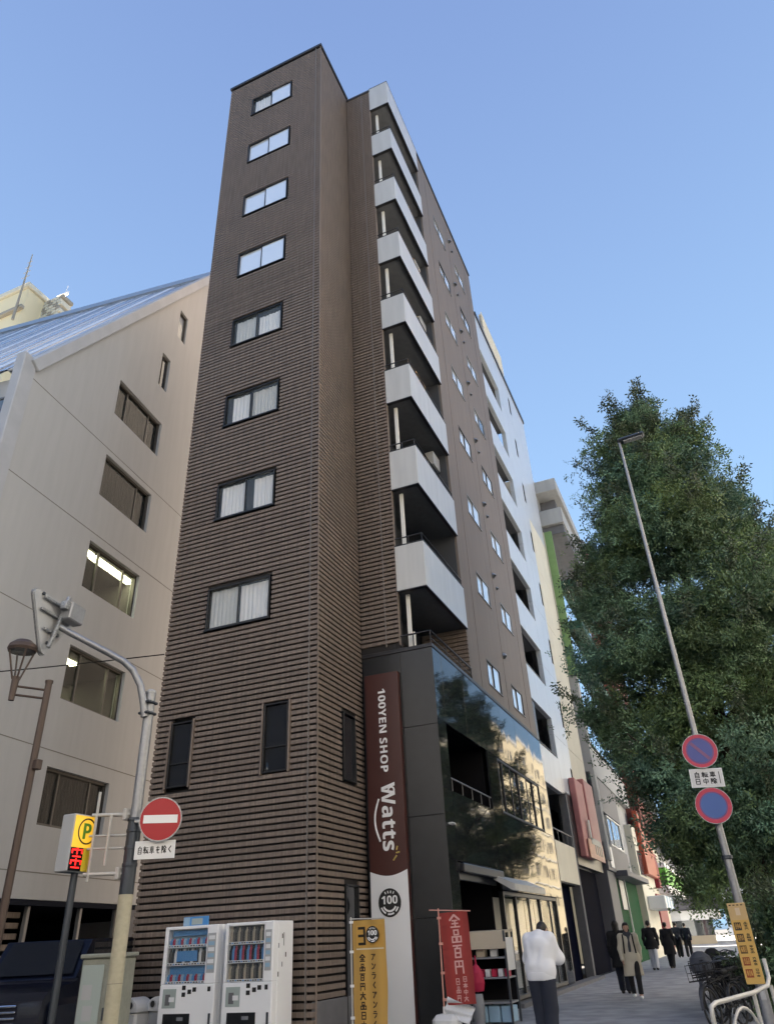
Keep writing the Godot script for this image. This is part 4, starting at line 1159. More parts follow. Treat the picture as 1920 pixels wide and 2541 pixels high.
func build_street_things() -> void:
	# --- grey traffic pole with a curved arm
	var P := Vector3(-7.88, 0, -9.05)
	var p := thing("traffic_pole", "grey steel traffic pole with a bent overhanging arm and a cream painted foot", "traffic pole", P)
	var mb := MB.new()
	mb.tube([P + Vector3(0, 2.25, 0), P + Vector3(0, 5.12, 0)], .08, .078, 16); wm(p, "shaft", mb, M.grey_steel, P + Vector3(0, 3.6, 0))
	mb = MB.new(); mb.tube([P, P + Vector3(0, 2.25, 0)], .098, .098, 18); wm(p, "painted_foot", mb, M.pole_cream, P + Vector3(0, 1.1, 0))
	mb = MB.new(); mb.tube([P + Vector3(0, 2.25, 0), P + Vector3(0, 2.55, 0), P + Vector3(0, 3.2, 0)], .1, .098, 18); wm(p, "sleeve", mb, M.dark_steel, P + Vector3(0, 2.7, 0))
	mb = MB.new(); mb.lathe([Vector2(.086, 0), Vector2(.086, .03), Vector2(.05, .06), Vector2(0, .07)], 16, Transform3D(Basis.IDENTITY, P + Vector3(0, 5.11, 0))); wm(p, "cap", mb, M.grey_enamel, P + Vector3(0, 5.14, 0))
	for y in [2.6, 2.82, 3.05, 3.2]:
		mb = MB.new(); mb.lathe([Vector2(.104, 0), Vector2(.108, .01), Vector2(.108, .04), Vector2(.104, .05)], 16, Transform3D(Basis.IDENTITY, P + Vector3(0, y, 0))); wm(p, "band", mb, M.dark_steel, P + Vector3(0, y, 0))
	for y in [.55, 1.2]:
		mb = MB.new(); mb.lathe([Vector2(.099, 0), Vector2(.102, .003), Vector2(.099, .006)], 16, Transform3D(Basis.IDENTITY, P + Vector3(0, y, 0))); wm(p, "joint", mb, M.joint, P + Vector3(0, y, 0))
	var ctl := [[-7.88, 4.72, -8.97], [-7.91, 4.95, -8.93], [-7.97, 5.22, -8.88], [-8.08, 5.46, -8.79], [-8.21, 5.6, -8.69], [-8.4, 5.73, -8.52], [-8.64, 5.88, -8.3], [-8.86, 6.02, -8.08], [-8.97, 6.1, -7.97]]
	var pts := []
	for q in ctl: pts.append(Vector3(q[0], q[1], q[2]))
	mb = MB.new(); mb.tube(pts, .062, .05, 14); wm(p, "arm", mb, M.grey_steel, Vector3(-8.3, 5.5, -8.6))
	for y in [4.78, 4.95]:
		mb = MB.new(); mb.box(Vector3(-7.88, y, -9.02), Vector3(.2, .04, .22), Basis.IDENTITY, .01); wm(p, "clamp", mb, M.dark_steel, Vector3(-7.88, y, -9.02))
	# --- back of the triangular sign at the arm's end
	var t := thing("triangular_sign", "back of a grey inverted triangular road sign hung from the bent arm", "road sign")
	var tri := PackedVector2Array()
	for k in 3:
		var a := -PI / 2 + TAU * k / 3
		for j in 5: tri.append(Vector2(cos(a), sin(a)) * .5 + Vector2(cos(a - .9 + j * .45), sin(a - .9 + j * .45)) * .08)
	mb = MB.new(); mb.prism(tri, .05); done(t, "plate", mb, M.grey_enamel)
	var inner := PackedVector2Array()
	for q in tri: inner.append(q * 1.04)
	mb = MB.new(); mb.prism(inner, .02, Transform3D(Basis.IDENTITY, Vector3(0, 0, -.03))); done(t, "rim", mb, M.galvanised)
	for q in [[-.27, .62], [.0, .5], [.2, .62]]: put(t, "bracket_rail", bmesh(Vector3(.8 - absf(q[0] - .1) * 1.3, .05, .05), .008), M.galvanised, Vector3(0, q[0] + .05, .06))
	put(t, "bracket_post", bmesh(Vector3(.06, .95, .06), .01), M.galvanised, Vector3(.04, -.03, .12), Vector3(0, 0, -.15))
	put(t, "control_box", bmesh(Vector3(.34, .3, .2), .02), M.grey_steel, Vector3(.2, .16, .2))
	put(t, "hinge_box", bmesh(Vector3(.12, .14, .12), .01), M.galvanised, Vector3(.0, .22, .2))
	for q in [[-.35, .3], [.35, .3], [0, -.4]]: put(t, "bolt", bmesh(Vector3(.05, .05, .04), .01), M.dark_steel, Vector3(q[0], q[1], .04))
	t.position = Vector3(-9.06, 6.2, -7.88)
	t.rotation = Vector3(.05, deg_to_rad(95.0), deg_to_rad(-3))
	# --- no entry sign and plate on the pole
	var n := thing("no_entry_sign", "round red no entry sign with a white bar on the bent pole", "road sign")
	mb = MB.new(); disc(mb, Vector3.ZERO, 0, .3, 0, .012); done(n, "back_plate", mb, M.sign_white)
	mb = MB.new(); disc(mb, Vector3.ZERO, 0, .285, .0125, .003); done(n, "red_face", mb, M.red_sign)
	put(n, "white_bar", bmesh(Vector3(.48, .11, .004)), M.letter_white, Vector3(0, 0, .018))
	mb = MB.new(); disc(mb, Vector3.ZERO, .288, .302, -.01, .03); done(n, "rim", mb, M.galvanised)
	put(n, "bracket", bmesh(Vector3(.26, .05, .06), .01), M.galvanised, Vector3(-.24, -.02, -.03))
	n.position = Vector3(-7.46, 3.2, -9.1); n.rotation.y = deg_to_rad(32)
	var im := Image.create(256, 112, false, Image.FORMAT_RGB8); im.fill(Color(.88, .88, .88))
	for i in 6: write(im, 14 + i * 39, 32, 33, 48, ["self", "turn", "car", "wo", "exempt", "ku"][i], Color(.04, .04, .04), 5)
	print_mat("plate_print", im, .4)
	var pl := thing("sign_plate", "small white plate with black characters below the no entry sign", "sign plate")
	put(pl, "plate", bmesh(Vector3(.56, .24, .01), .003), M.sign_white)
	put(pl, "print", sheet(.54, .22, 0, 0, 1), M.plate_print, Vector3(0, 0, .007))
	pl.position = Vector3(-7.52, 2.8, -9.12); pl.rotation = Vector3(0, deg_to_rad(32), deg_to_rad(1))
	# --- parking sign
	var k := thing("parking_sign", "yellow illuminated parking sign box with a red display, on a dark post", "sign", Vector3(-8.46, 0, -8.62))
	bx(k, "box", M.grey_enamel, Vector3(-8.66, 2.55, -8.86), Vector3(-8.42, 3.3, -8.42), .015)
	bx(k, "yellow_face", M.yellow_glow, Vector3(-8.42, 2.86, -8.85), Vector3(-8.41, 3.28, -8.43), .003)
	bx(k, "display", M.black_matte, Vector3(-8.42, 2.56, -8.66), Vector3(-8.405, 2.855, -8.43), .003)
	bx(k, "lower_face", M.yellow_sign, Vector3(-8.42, 2.56, -8.85), Vector3(-8.412, 2.855, -8.665), .003)
	mb = MB.new(); disc(mb, Vector3.ZERO, .155, .175, 0, .004); put(k, "ring", mb.mesh(), M.letter_black, Vector3(-8.41, 3.08, -8.68) - k.position, Vector3(0, PI / 2, 0))
	text(k, "letter", "P", .15, .21, M.green_ink, Vector3(-8.408, 3.08, -8.68) - k.position, Vector3(0, PI / 2, 0), .006)
	for r in 2:
		for q in [[0, .0, .2, .02], [0, -.04, .02, .06], [.18, -.04, .02, .06], [.09, -.05, .02, .09], [.02, -.085, .16, .018]]:
			bx(k, "red_stroke", M.red_glow, Vector3(-8.405, 2.82 - r * .14 + q[1], -8.645 + q[0]), Vector3(-8.402, 2.82 - r * .14 + q[1] + q[3] - .002, -8.645 + q[0] + q[2]))
	mb = MB.new(); mb.tube([Vector3(-8.54, 0, -8.7), Vector3(-8.54, 2.56, -8.7)], .05, .05, 12); wm(k, "post", mb, M.dark_steel, Vector3(-8.54, 1.3, -8.7))
	# white ladder bracket between box and pole
	var l := thing("sign_bracket", "white ladder shaped steel bracket tying the parking sign to the grey pole", "bracket", Vector3(-8.2, 2.5, -8.8))
	for q in [[-8.34, 2.42, 3.62], [-8.14, 2.62, 3.3]]:
		mb = MB.new(); mb.box(Vector3(q[0], (q[1] + q[2]) * .5, -8.75 + (q[0] + 8.34) * -.4), Vector3(.035, q[2] - q[1], .035), Basis.IDENTITY, .006); wm(l, "upright", mb, M.pipe_white, Vector3(q[0], 3, -8.75))
	for y in [2.52, 2.85, 3.02, 3.3]:
		mb = MB.new(); mb.tube([Vector3(-8.4, y, -8.72), Vector3(-7.95, y, -9.0)], .016 if y < 3.2 and y > 2.6 else .026, .016 if y < 3.2 and y > 2.6 else .026, 6); wm(l, "crossbar", mb, M.pipe_white, Vector3(-8.2, y, -8.85))
	for y in [2.52, 3.3]:
		mb = MB.new(); mb.box(Vector3(-7.99, y, -8.98), Vector3(.06, .16, .12), Basis.IDENTITY, .01); wm(l, "clamp", mb, M.pipe_white, Vector3(-7.99, y, -8.98))
	# --- brown street lamp at the left edge
	var L := Vector3(-8.96, 0, -7.98)
	var s := thing("street_lamp", "brown street lamp with a saucer top on an inverted cone, at the left edge", "street lamp", L)
	mb = MB.new(); mb.tube([L, L + Vector3(0, 5.2, 0)], .06, .05, 12); wm(s, "pole", mb, M.pole_brown, L + Vector3(0, 2.6, 0))
	mb = MB.new(); mb.lathe([Vector2(.06, 0), Vector2(.06, .04), Vector2(0, .045)], 12, Transform3D(Basis.IDENTITY, L + Vector3(0, 5.17, 0))); wm(s, "cap", mb, M.pole_brown, L + Vector3(0, 5.2, 0))
	var hd := Vector3(-9.26, 0, -7.62)
	mb = MB.new(); mb.lathe([Vector2(0, 5.64), Vector2(.2, 5.62), Vector2(.215, 5.66), Vector2(.2, 5.72), Vector2(.12, 5.79), Vector2(0, 5.81)], 20, Transform3D(Basis.IDENTITY, hd)); wm(s, "lamp_shade", mb, M.pole_brown, hd + Vector3(0, 5.7, 0))
	mb = MB.new(); mb.lathe([Vector2(.05, 5.2), Vector2(.175, 5.62)], 20, Transform3D(Basis.IDENTITY, hd)); wm(s, "lamp_glass", mb, M.clear_pane, hd + Vector3(0, 5.4, 0))
	mb = MB.new()
	for a in 4: mb.tube([hd + Vector3(cos(a * 1.57 + .4) * .05, 5.18, sin(a * 1.57 + .4) * .05), hd + Vector3(cos(a * 1.57 + .4) * .19, 5.64, sin(a * 1.57 + .4) * .19)], .014, .014, 6)
	wm(s, "lamp_ribs", mb, M.pole_brown, hd + Vector3(0, 5.4, 0))
	mb = MB.new(); mb.tube([hd + Vector3(0, 4.86, 0), hd + Vector3(0, 5.22, 0)], .042, .058, 10); wm(s, "lamp_stem", mb, M.pole_brown, hd + Vector3(0, 5, 0))
	for y in [4.95, 5.08]:
		mb = MB.new(); mb.tube([hd + Vector3(0, y, 0), L + Vector3(0, y - .02, 0)], .018, .018, 6); wm(s, "arm", mb, M.pole_brown, hd + Vector3(.15, y, 0))
	bx(s, "junction_box", M.pole_brown, L + Vector3(.04, 3.88, -.06), L + Vector3(.13, 4.02, .05), .01)
	# --- utility cabinet
	var u := thing("utility_cabinet", "beige grey utility cabinet standing behind the grey pole", "cabinet")
	bx(u, "body", M.cabinet, Vector3(-.34, 0, -.2), Vector3(.3, 1.5, .22), .02)
	bx(u, "roof", M.cabinet, Vector3(-.37, 1.5, -.23), Vector3(.33, 1.56, .25), .015)
	bx(u, "door", M.cabinet_label, Vector3(-.32, .12, .22), Vector3(.0, 1.42, .232), .005)
	bx(u, "door", M.cabinet, Vector3(.02, .12, .22), Vector3(.28, 1.42, .232), .005)
	for q in [[-.2, 1.0], [-.16, .75], [-.12, .5]]: bx(u, "notice", M.grey_enamel, Vector3(q[0] - .08, q[1], .2325), Vector3(q[0] + .06, q[1] + .18, .235))
	bx(u, "handle", M.dark_steel, Vector3(.05, .75, .232), Vector3(.08, .9, .25), .005)
	u.position = Vector3(-8.74, 0, -9.9); u.rotation.y = deg_to_rad(20)
	# --- dark car
	build_car()
	# --- overhead cable
	mb = MB.new()
	var cp := []
	for i in 13:
		var f := i / 12.0
		cp.append(Vector3(lerpf(-20, -11.24, f), lerpf(6.4, 7.68, f) - sin(f * PI) * .25, lerpf(-6.0, -13.2, f)))
	mb.tube(cp, .014, .014, 5)
	tag(wm(self, "overhead_cable", mb, M.black_matte, Vector3(-15, 7, -9)), "thin black cable strung across the side street to the slatted tower", "cable")
	# --- lamp pole with the no parking signs
	var Q := Vector3(-.035, 0, -14.5)
	var lp := thing("lamp_post", "tall tapering grey lamp post rising past the tree on the right", "lamp post", Q)
	mb = MB.new(); mb.tube([Q, Q + Vector3(0, 3.0, 0), Q + Vector3(.0, 11.1, 0)], .085, .03, 16)
	wm(lp, "pole", mb, M.grey_steel, Q + Vector3(0, 5, 0))
	mb = MB.new(); mb.box(Q + Vector3(.26, 11.12, 0), Vector3(.6, .09, .2), Basis(Vector3.BACK, .06), .035); wm(lp, "lamp_head", mb, M.dark_steel, Q + Vector3(.26, 11.1, 0))
	mb = MB.new(); mb.box(Q + Vector3(.3, 11.07, 0), Vector3(.42, .02, .14), Basis(Vector3.BACK, .06), .008); wm(lp, "lamp_lens", mb, M.grey_enamel, Q + Vector3(.3, 11.07, 0))
	for y in [1.25, 2.45]:
		mb = MB.new(); mb.lathe([Vector2(.082, 0), Vector2(.088, .01), Vector2(.088, .05), Vector2(.08, .06)], 14, Transform3D(Basis.IDENTITY, Q + Vector3(0, y, 0))); wm(lp, "band", mb, M.dark_steel, Q + Vector3(0, y, 0))
	bx(lp, "hatch", M.grey_enamel, Q + Vector3(-.04, .5, .065), Q + Vector3(.04, .95, .09), .01)
	M.faded_blue = mat("faded_blue", .07, .085, .3, .45); mat("faded_blue2", .055, .12, .36, .45)
	mat("faded_red", .5, .035, .08, .45); mat("faded_purple", .16, .07, .22, .45); mat("faded_slash", .2, .08, .19, .45)
	for i in 2:
		var d := thing("no_parking_sign", ["faded blue and red no parking disc with a purple slash, above the plate", "faded blue no parking disc with a red ring, below the plate"][i], "road sign", Vector3.ZERO, "no parking discs on the lamp post")
		mb = MB.new(); disc(mb, Vector3.ZERO, 0, .29, 0, .012); done(d, "plate", mb, M.faded_purple)
		mb = MB.new(); disc(mb, Vector3.ZERO, .23 if i == 0 else .225, .286, .0125, .003); done(d, "red_ring", mb, M.faded_red)
		mb = MB.new(); disc(mb, Vector3.ZERO, 0, .2, .0125, .003); done(d, "blue_face", mb, M.faded_blue if i == 0 else M.faded_blue2)
		if i == 0: put(d, "slash", bmesh(Vector3(.39, .055, .003)), M.faded_slash, Vector3(0, 0, .018), Vector3(0, 0, -.75))
		mb = MB.new(); disc(mb, Vector3.ZERO, .286, .295, -.008, .026); done(d, "rim", mb, M.galvanised)
		put(d, "bracket", bmesh(Vector3(.14, .04, .08), .008), M.galvanised, Vector3(0, .02, -.05))
		d.position = Vector3(-.03 if i == 0 else -.035, 4.19 if i == 0 else 3.28, -14.38)
		d.rotation = Vector3(-.05, .06 if i == 0 else .0, -.12 if i == 0 else -.05)
	im = Image.create(224, 128, false, Image.FORMAT_RGB8); im.fill(Color(.82, .82, .82))
	for i in 3:
		for j in 2: write(im, 24 + i * 56, 20 + j * 50, 44, 40, ["self", "turn", "car", "sun", "middle", "exempt"][i + j * 3], Color(.06, .07, .1), 6)
	im.fill_rect(Rect2i(200, 20, 5, 90), Color(.1, .1, .12))
	print_mat("hours_print", im, .4)
	var hp := thing("sign_plate", "white plate with two rows of black characters between the no parking discs", "sign plate")
	put(hp, "plate", bmesh(Vector3(.54, .31, .01), .003), M.sign_white)
	put(hp, "print", sheet(.51, .28, 0, 0, 1), M.hours_print, Vector3(0, 0, .0065))
	hp.position = Vector3(-.03, 3.735, -14.39); hp.rotation = Vector3(0, .03, -.06)
	# yellow notice board tied to the post
	im = Image.create(128, 512, false, Image.FORMAT_RGB8); im.fill(Color(.78, .63, .34))
	im.fill_rect(Rect2i(0, 0, 128, 110), Color(.76, .64, .45))
	for i in 4: im.fill_rect(Rect2i(10 + i * 28, 8, 16, 8), Color(.3, .25, .15))
	im.fill_rect(Rect2i(48, 30, 34, 50), Color(.8, .72, .6))
	for i in 5:
		var c: Color = [Color(.2, .15, .08), Color(.22, .17, .09), Color(.35, .25, .1), Color(.5, .2, .08), Color(.52, .2, .07)][i]
		im.fill_rect(Rect2i(14, 125 + i * 74, 50, 52), c)
		for j in 3: glyph(im, 20 + j * 14, 132 + i * 74, 12, 34, 300 + i * 5 + j, Color(.75, .58, .3), 3)
		for j in 3: glyph(im, 82, 125 + i * 74 + j * 18, 30, 14, 340 + i * 5 + j, Color(.25, .2, .1), 3)
	print_mat("notice_print", im, .6)
	var nb := thing("notice_board", "narrow yellow notice board tied low on the lamp post", "notice board")
	put(nb, "board", bmesh(Vector3(.27, 1.1, .02), .004), M.wood_tan)
	put(nb, "print", sheet(.262, 1.09, 0, 0, 1), M.notice_print, Vector3(0, 0, .0115))
	nb.position = Vector3(-.09, 1.26, -14.36); nb.rotation = Vector3(0, .05, .0)
	# white pipe guard rail at the corner
	var g := thing("guard_rail", "white bent pipe guard rail with an inner hoop at the bottom right corner", "guard rail", Vector3(-.25, 0, -10.6))
	mb = MB.new()
	mb.tube([Vector3(-.55, .0, -9.6), Vector3(-.55, .72, -9.6), Vector3(-.545, .785, -9.63), Vector3(-.5, .81, -9.75), Vector3(-.12, .83, -10.75), Vector3(.05, .85, -11.5), Vector3(.09, .92, -11.7), Vector3(.09, 1.12, -11.75)], .024, .024, 12)
	wm(g, "top_rail", mb, M.pipe_white, Vector3(-.2, .6, -10.6))
	mb = MB.new()
	var hoop := []
	for i in 13:
		var a := PI * i / 12.0
		hoop.append(Vector3(lerpf(-.42, -.12, (1 - cos(a)) * .5), .3 + sin(a) * .42, lerpf(-9.95, -10.75, (1 - cos(a)) * .5)))
	hoop.push_front(Vector3(-.42, 0, -9.95)); hoop.append(Vector3(-.12, 0, -10.75))
	mb.tube(hoop, .017, .017, 10); wm(g, "hoop", mb, M.pipe_white, Vector3(-.27, .4, -10.3))
	for q in [[-.12, -10.76], [.09, -11.74]]:
		mb = MB.new(); mb.tube([Vector3(q[0], 0, q[1]), Vector3(q[0], .84, q[1])], .023, .023, 10); wm(g, "post", mb, M.pipe_white, Vector3(q[0], .4, q[1]))

func build_car() -> void:
	var c := thing("parked_car", "dark blue parked car with chrome grille bars in the left corner", "car")
	# side outline (x along the car, nose at +x), extruded across
	var body := PackedVector2Array([Vector2(2.2, .35), Vector2(2.24, .7), Vector2(2.2, 1.0), Vector2(2.05, 1.1), Vector2(1.1, 1.2), Vector2(1.0, 1.24), Vector2(-1.9, 1.24), Vector2(-2.1, 1.1), Vector2(-2.12, .4), Vector2(-1.8, .28), Vector2(1.9, .28)])
	var mb := MB.new(); mb.prism(body, 1.62); mb.box(Vector3(0, .7, 0), Vector3(4.1, .7, 1.78), Basis.IDENTITY, .14); done(c, "body", mb, M.car_paint)
	mb = MB.new()
	var cab := PackedVector2Array([Vector2(1.0, 1.24), Vector2(.5, 1.8), Vector2(-1.7, 1.84), Vector2(-1.95, 1.24)])
	mb.prism(cab, 1.5); done(c, "cabin", mb, M.car_paint)
	mb = MB.new(); mb.quad(Vector3(.97, 1.29, -.68), Vector3(.97, 1.29, .68), Vector3(.54, 1.76, .62), Vector3(.54, 1.76, -.62), Vector3(1, 1, 0))
	for i in mb.v.size(): mb.v[i] += Vector3(.02, .02, 0)
	done(c, "windscreen", mb, M.windscreen)
	for s in [-1.0, 1.0]:
		put(c, "side_glass", bmesh(Vector3(2.0, .42, .012), .0), M.dark_pane, Vector3(-.6, 1.55, s * .755))
		put(c, "headlight", bmesh(Vector3(.12, .2, .36), .05), M.clear_pane, Vector3(2.2, .88, s * .62))
		put(c, "headlight_reflector", bmesh(Vector3(.06, .14, .3), .04), M.chrome, Vector3(2.17, .88, s * .62))
		put(c, "mirror", bmesh(Vector3(.12, .14, .2), .05), M.car_paint, Vector3(.8, 1.32, s * .98))
	for i in 4: put(c, "grille_bar", bmesh(Vector3(.05, .03, .9), .01), M.chrome, Vector3(2.24, .72 + i * .075, 0))
	put(c, "number_plate", bmesh(Vector3(.02, .16, .33), .005), M.sign_white, Vector3(2.26, .48, 0))
	put(c, "bumper", bmesh(Vector3(.16, .16, 1.7), .06), M.car_paint, Vector3(2.2, .4, 0))
	for q in [[1.35, -.78], [1.35, .78], [-1.35, -.78], [-1.35, .78]]:
		mb = MB.new(); mb.lathe([Vector2(.2, -.1), Vector2(.31, -.1), Vector2(.33, -.06), Vector2(.33, .06), Vector2(.31, .1), Vector2(.2, .1)], 24, Transform3D(Basis(Vector3.RIGHT, PI / 2), Vector3.ZERO))
		var w := done(c, "wheel", mb, M.rubber, Vector3(q[0], .33, q[1]))
		mb = MB.new(); mb.lathe([Vector2(0, -.08), Vector2(.2, -.09), Vector2(.2, .09), Vector2(0, .08)], 16, Transform3D(Basis(Vector3.RIGHT, PI / 2), Vector3.ZERO)); done(w, "rim", mb, M.chrome)
	c.position = Vector3(-11.4, 0, -11.6); c.rotation.y = deg_to_rad(-69.5)

func bottle_mesh() -> Mesh:
	if not cache.has("bottle"):
		var mb := MB.new(); mb.lathe([Vector2(0, 0), Vector2(.026, 0), Vector2(.028, .01), Vector2(.028, .12), Vector2(.012, .16), Vector2(.012, .18), Vector2(0, .18)], 10)
		cache.bottle = mb.mesh()
	return cache.bottle

func vending(label: String, x0: float, x1: float, zf: float, disp: Array, kind: int) -> void:
	var v := thing("vending_machine", label, "vending machine", Vector3((x0 + x1) * .5, 0, zf - .34), "drink vending machines")
	var zb := zf - .68
	var top := 1.93
	var d0: float = disp[0]; var d1: float = disp[1]
	bx(v, "cabinet", M.white_enamel, Vector3(x0, .05, zb), Vector3(x1, top, zf - .16), .012)
	# door round the display
	bx(v, "door", M.white_enamel, Vector3(x0, .05, zf - .158), Vector3(x1, 1.04, zf), .012)
	bx(v, "door", M.white_enamel, Vector3(x0, 1.041, zf - .158), Vector3(d0, top, zf), .012)
	bx(v, "door", M.white_enamel, Vector3(d1, 1.041, zf - .158), Vector3(x1, top, zf), .012)
	bx(v, "door", M.white_enamel, Vector3(d0 + .001, top - .05, zf - .158), Vector3(d1 - .001, top, zf - .002), .008)
	bx(v, "display_back", M.cloth_grey if kind == 1 else M.carton_blue, Vector3(d0, 1.04, zf - .159), Vector3(d1, top - .05, zf - .15))
	bx(v, "display_glass", M.clear_pane, Vector3(d0 + .002, 1.05, zf - .012), Vector3(d1 - .002, top - .055, zf - .006))
	var cols := ["poster_blue", "sign_white", "carton_beige", "bag_red", "green_shop", "bronze_frame", "carton_blue", "navy", "letter_black", "yellow_sign"]
	for r in 3:
		var y := 1.06 + r * .275
		bx(v, "shelf", M.shelf_grey, Vector3(d0 + .004, y, zf - .149), Vector3(d1 - .004, y + .02, zf - .02), .003)
		bx(v, "price_strip", M.sign_white, Vector3(d0 + .006, y - .012, zf - .02), Vector3(d1 - .006, y + .03, zf - .0145))
		if kind == 0 and r == 1: bx(v, "poster", M.poster_blue, Vector3(d0 + .2, y + .05, zf - .035), Vector3(d1 - .2, y + .21, zf - .03))
		if kind == 0 and r != 1:
			bx(v, "poster", M.poster_blue, Vector3(d0 + .03, y + .13 if r == 0 else y + .17, zf - .1), Vector3(d1 - .04, y + .25, zf - .095))
		var nn := 14
		for i in nn:
			var x := lerpf(d0 + .04, d1 - .04, i / float(nn - 1))
			var short: bool = kind == 0 and r != 1
			put(v, "bottle", bottle_mesh(), M[cols[(i * 3 + r * 5 + kind * 2 + (i / 3)) % 10]], Vector3(x, y + .022, zf - .07) - v.position, Vector3.ZERO, Vector3(1.1, .62 if short else 1.25, 1.2))
			bx(v, "button", M.letter_black if (i + r) % 3 else M.poster_blue, Vector3(x - .02, y + .0, zf - .014), Vector3(x + .02, y + .018, zf - .0125))
	# coin panel at the right of the display
	bx(v, "coin_panel", M.grey_enamel, Vector3(d1 + .03, 1.2, zf), Vector3(x1 - .03, 1.8, zf + .008), .004)
	for i in 6: bx(v, "coin_panel_label", M.sign_white if i % 2 else M.carton_blue, Vector3(d1 + .05, 1.25 + i * .09, zf + .008), Vector3(x1 - .05, 1.31 + i * .09, zf + .011))
	bx(v, "coin_slot", M.letter_black, Vector3(x1 - .14, .93, zf), Vector3(x1 - .08, 1.0, zf + .006), .002)
	# lower door: window, notices, delivery flap
	bx(v, "notice", M.cabinet_label, Vector3(x0 + .08, .7, zf), Vector3(x0 + .36, .98, zf + .004))
	bx(v, "notice_picture", M.concrete_dark, Vector3(x0 + .14, .74, zf + .004), Vector3(x0 + .24, .9, zf + .007))
	bx(v, "notice_picture", M.sign_white, Vector3(x0 + .22, .79, zf + .004), Vector3(x0 + .33, .86, zf + .0072))
	bx(v, "delivery_flap", M.black_dull, Vector3(x0 + .12, .32, zf - .002), Vector3(x0 + .68, .62, zf + .012), .01)
	bx(v, "delivery_label", M.shelf_grey, Vector3(x0 + .42, .52, zf + .012), Vector3(x0 + .55, .57, zf + .015))
	for q in [[.48, .86], [.48, .96], [.6, .9], [.7, .93]]:
		bx(v, "lock", M.letter_black, Vector3(x0 + q[0], q[1], zf), Vector3(x0 + q[0] + .075, q[1] + .065, zf + .006), .002)
	bx(v, "handle", M.dark_steel, Vector3(x1 - .09, .4, zf), Vector3(x1 - .05, .62, zf + .02), .006)
	bx(v, "plinth", M.dark_steel, Vector3(x0 + .03, 0, zb + .03), Vector3(x1 - .03, .05, zf - .03))
	if kind == 1:
		# side stickers
		for i in 5: bx(v, "side_sticker", M.shelf_grey if i % 2 else M.letter_black, Vector3(x1, 1.1 + i * .14, zf - .2 - (i % 3) * .12), Vector3(x1 + .002, 1.17 + i * .14, zf - .17 - (i % 3) * .12))
		bx(v, "side_sticker", M.letter_black, Vector3(x1, 1.55, zf - .36), Vector3(x1 + .002, 1.75, zf - .345))
	else:
		bx(v, "topper", M.poster_blue, Vector3(d0 + .18, top, zf - .2), Vector3(d1 - .12, top + .15, zf - .17), .006)
		bx(v, "topper_panel", M.carton_blue, Vector3(d0 + .18, top + .01, zf - .17), Vector3(d0 + .32, top + .14, zf - .165), .003)
		bx(v, "topper_panel", M.cabinet_label, Vector3(d0 + .36, top + .02, zf - .17), Vector3(d0 + .6, top + .12, zf - .165), .003)

func bin(label: String, p: Vector3, m: Material) -> void:
	var b := thing("recycling_bin", label, "recycling bin", p, "recycling bins beside the vending machines")
	put(b, "tub", bmesh(Vector3(.42, .66, .38), .04), m, Vector3(0, .33, 0))
	var mb := MB.new()
	var pr := PackedVector2Array()
	for i in 13: pr.append(Vector2(-cos(PI * i / 12.0) * .24, .66 + sin(PI * i / 12.0) * .21))
	mb.prism(pr, .42); done(b, "lid", mb, M.bin_white)
	for x in [-.09, .09]:
		mb = MB.new(); disc(mb, Vector3(x, .755, 0), .052, .07, .205, .016, 24); done(b, "hole_rim", mb, M.grey_enamel)
		mb = MB.new(); disc(mb, Vector3(x, .755, 0), 0, .052, .205, .008, 24); done(b, "hole", mb, M.letter_black)
	put(b, "rim", bmesh(Vector3(.46, .03, .42), .01), M.bin_white, Vector3(0, .66, 0))

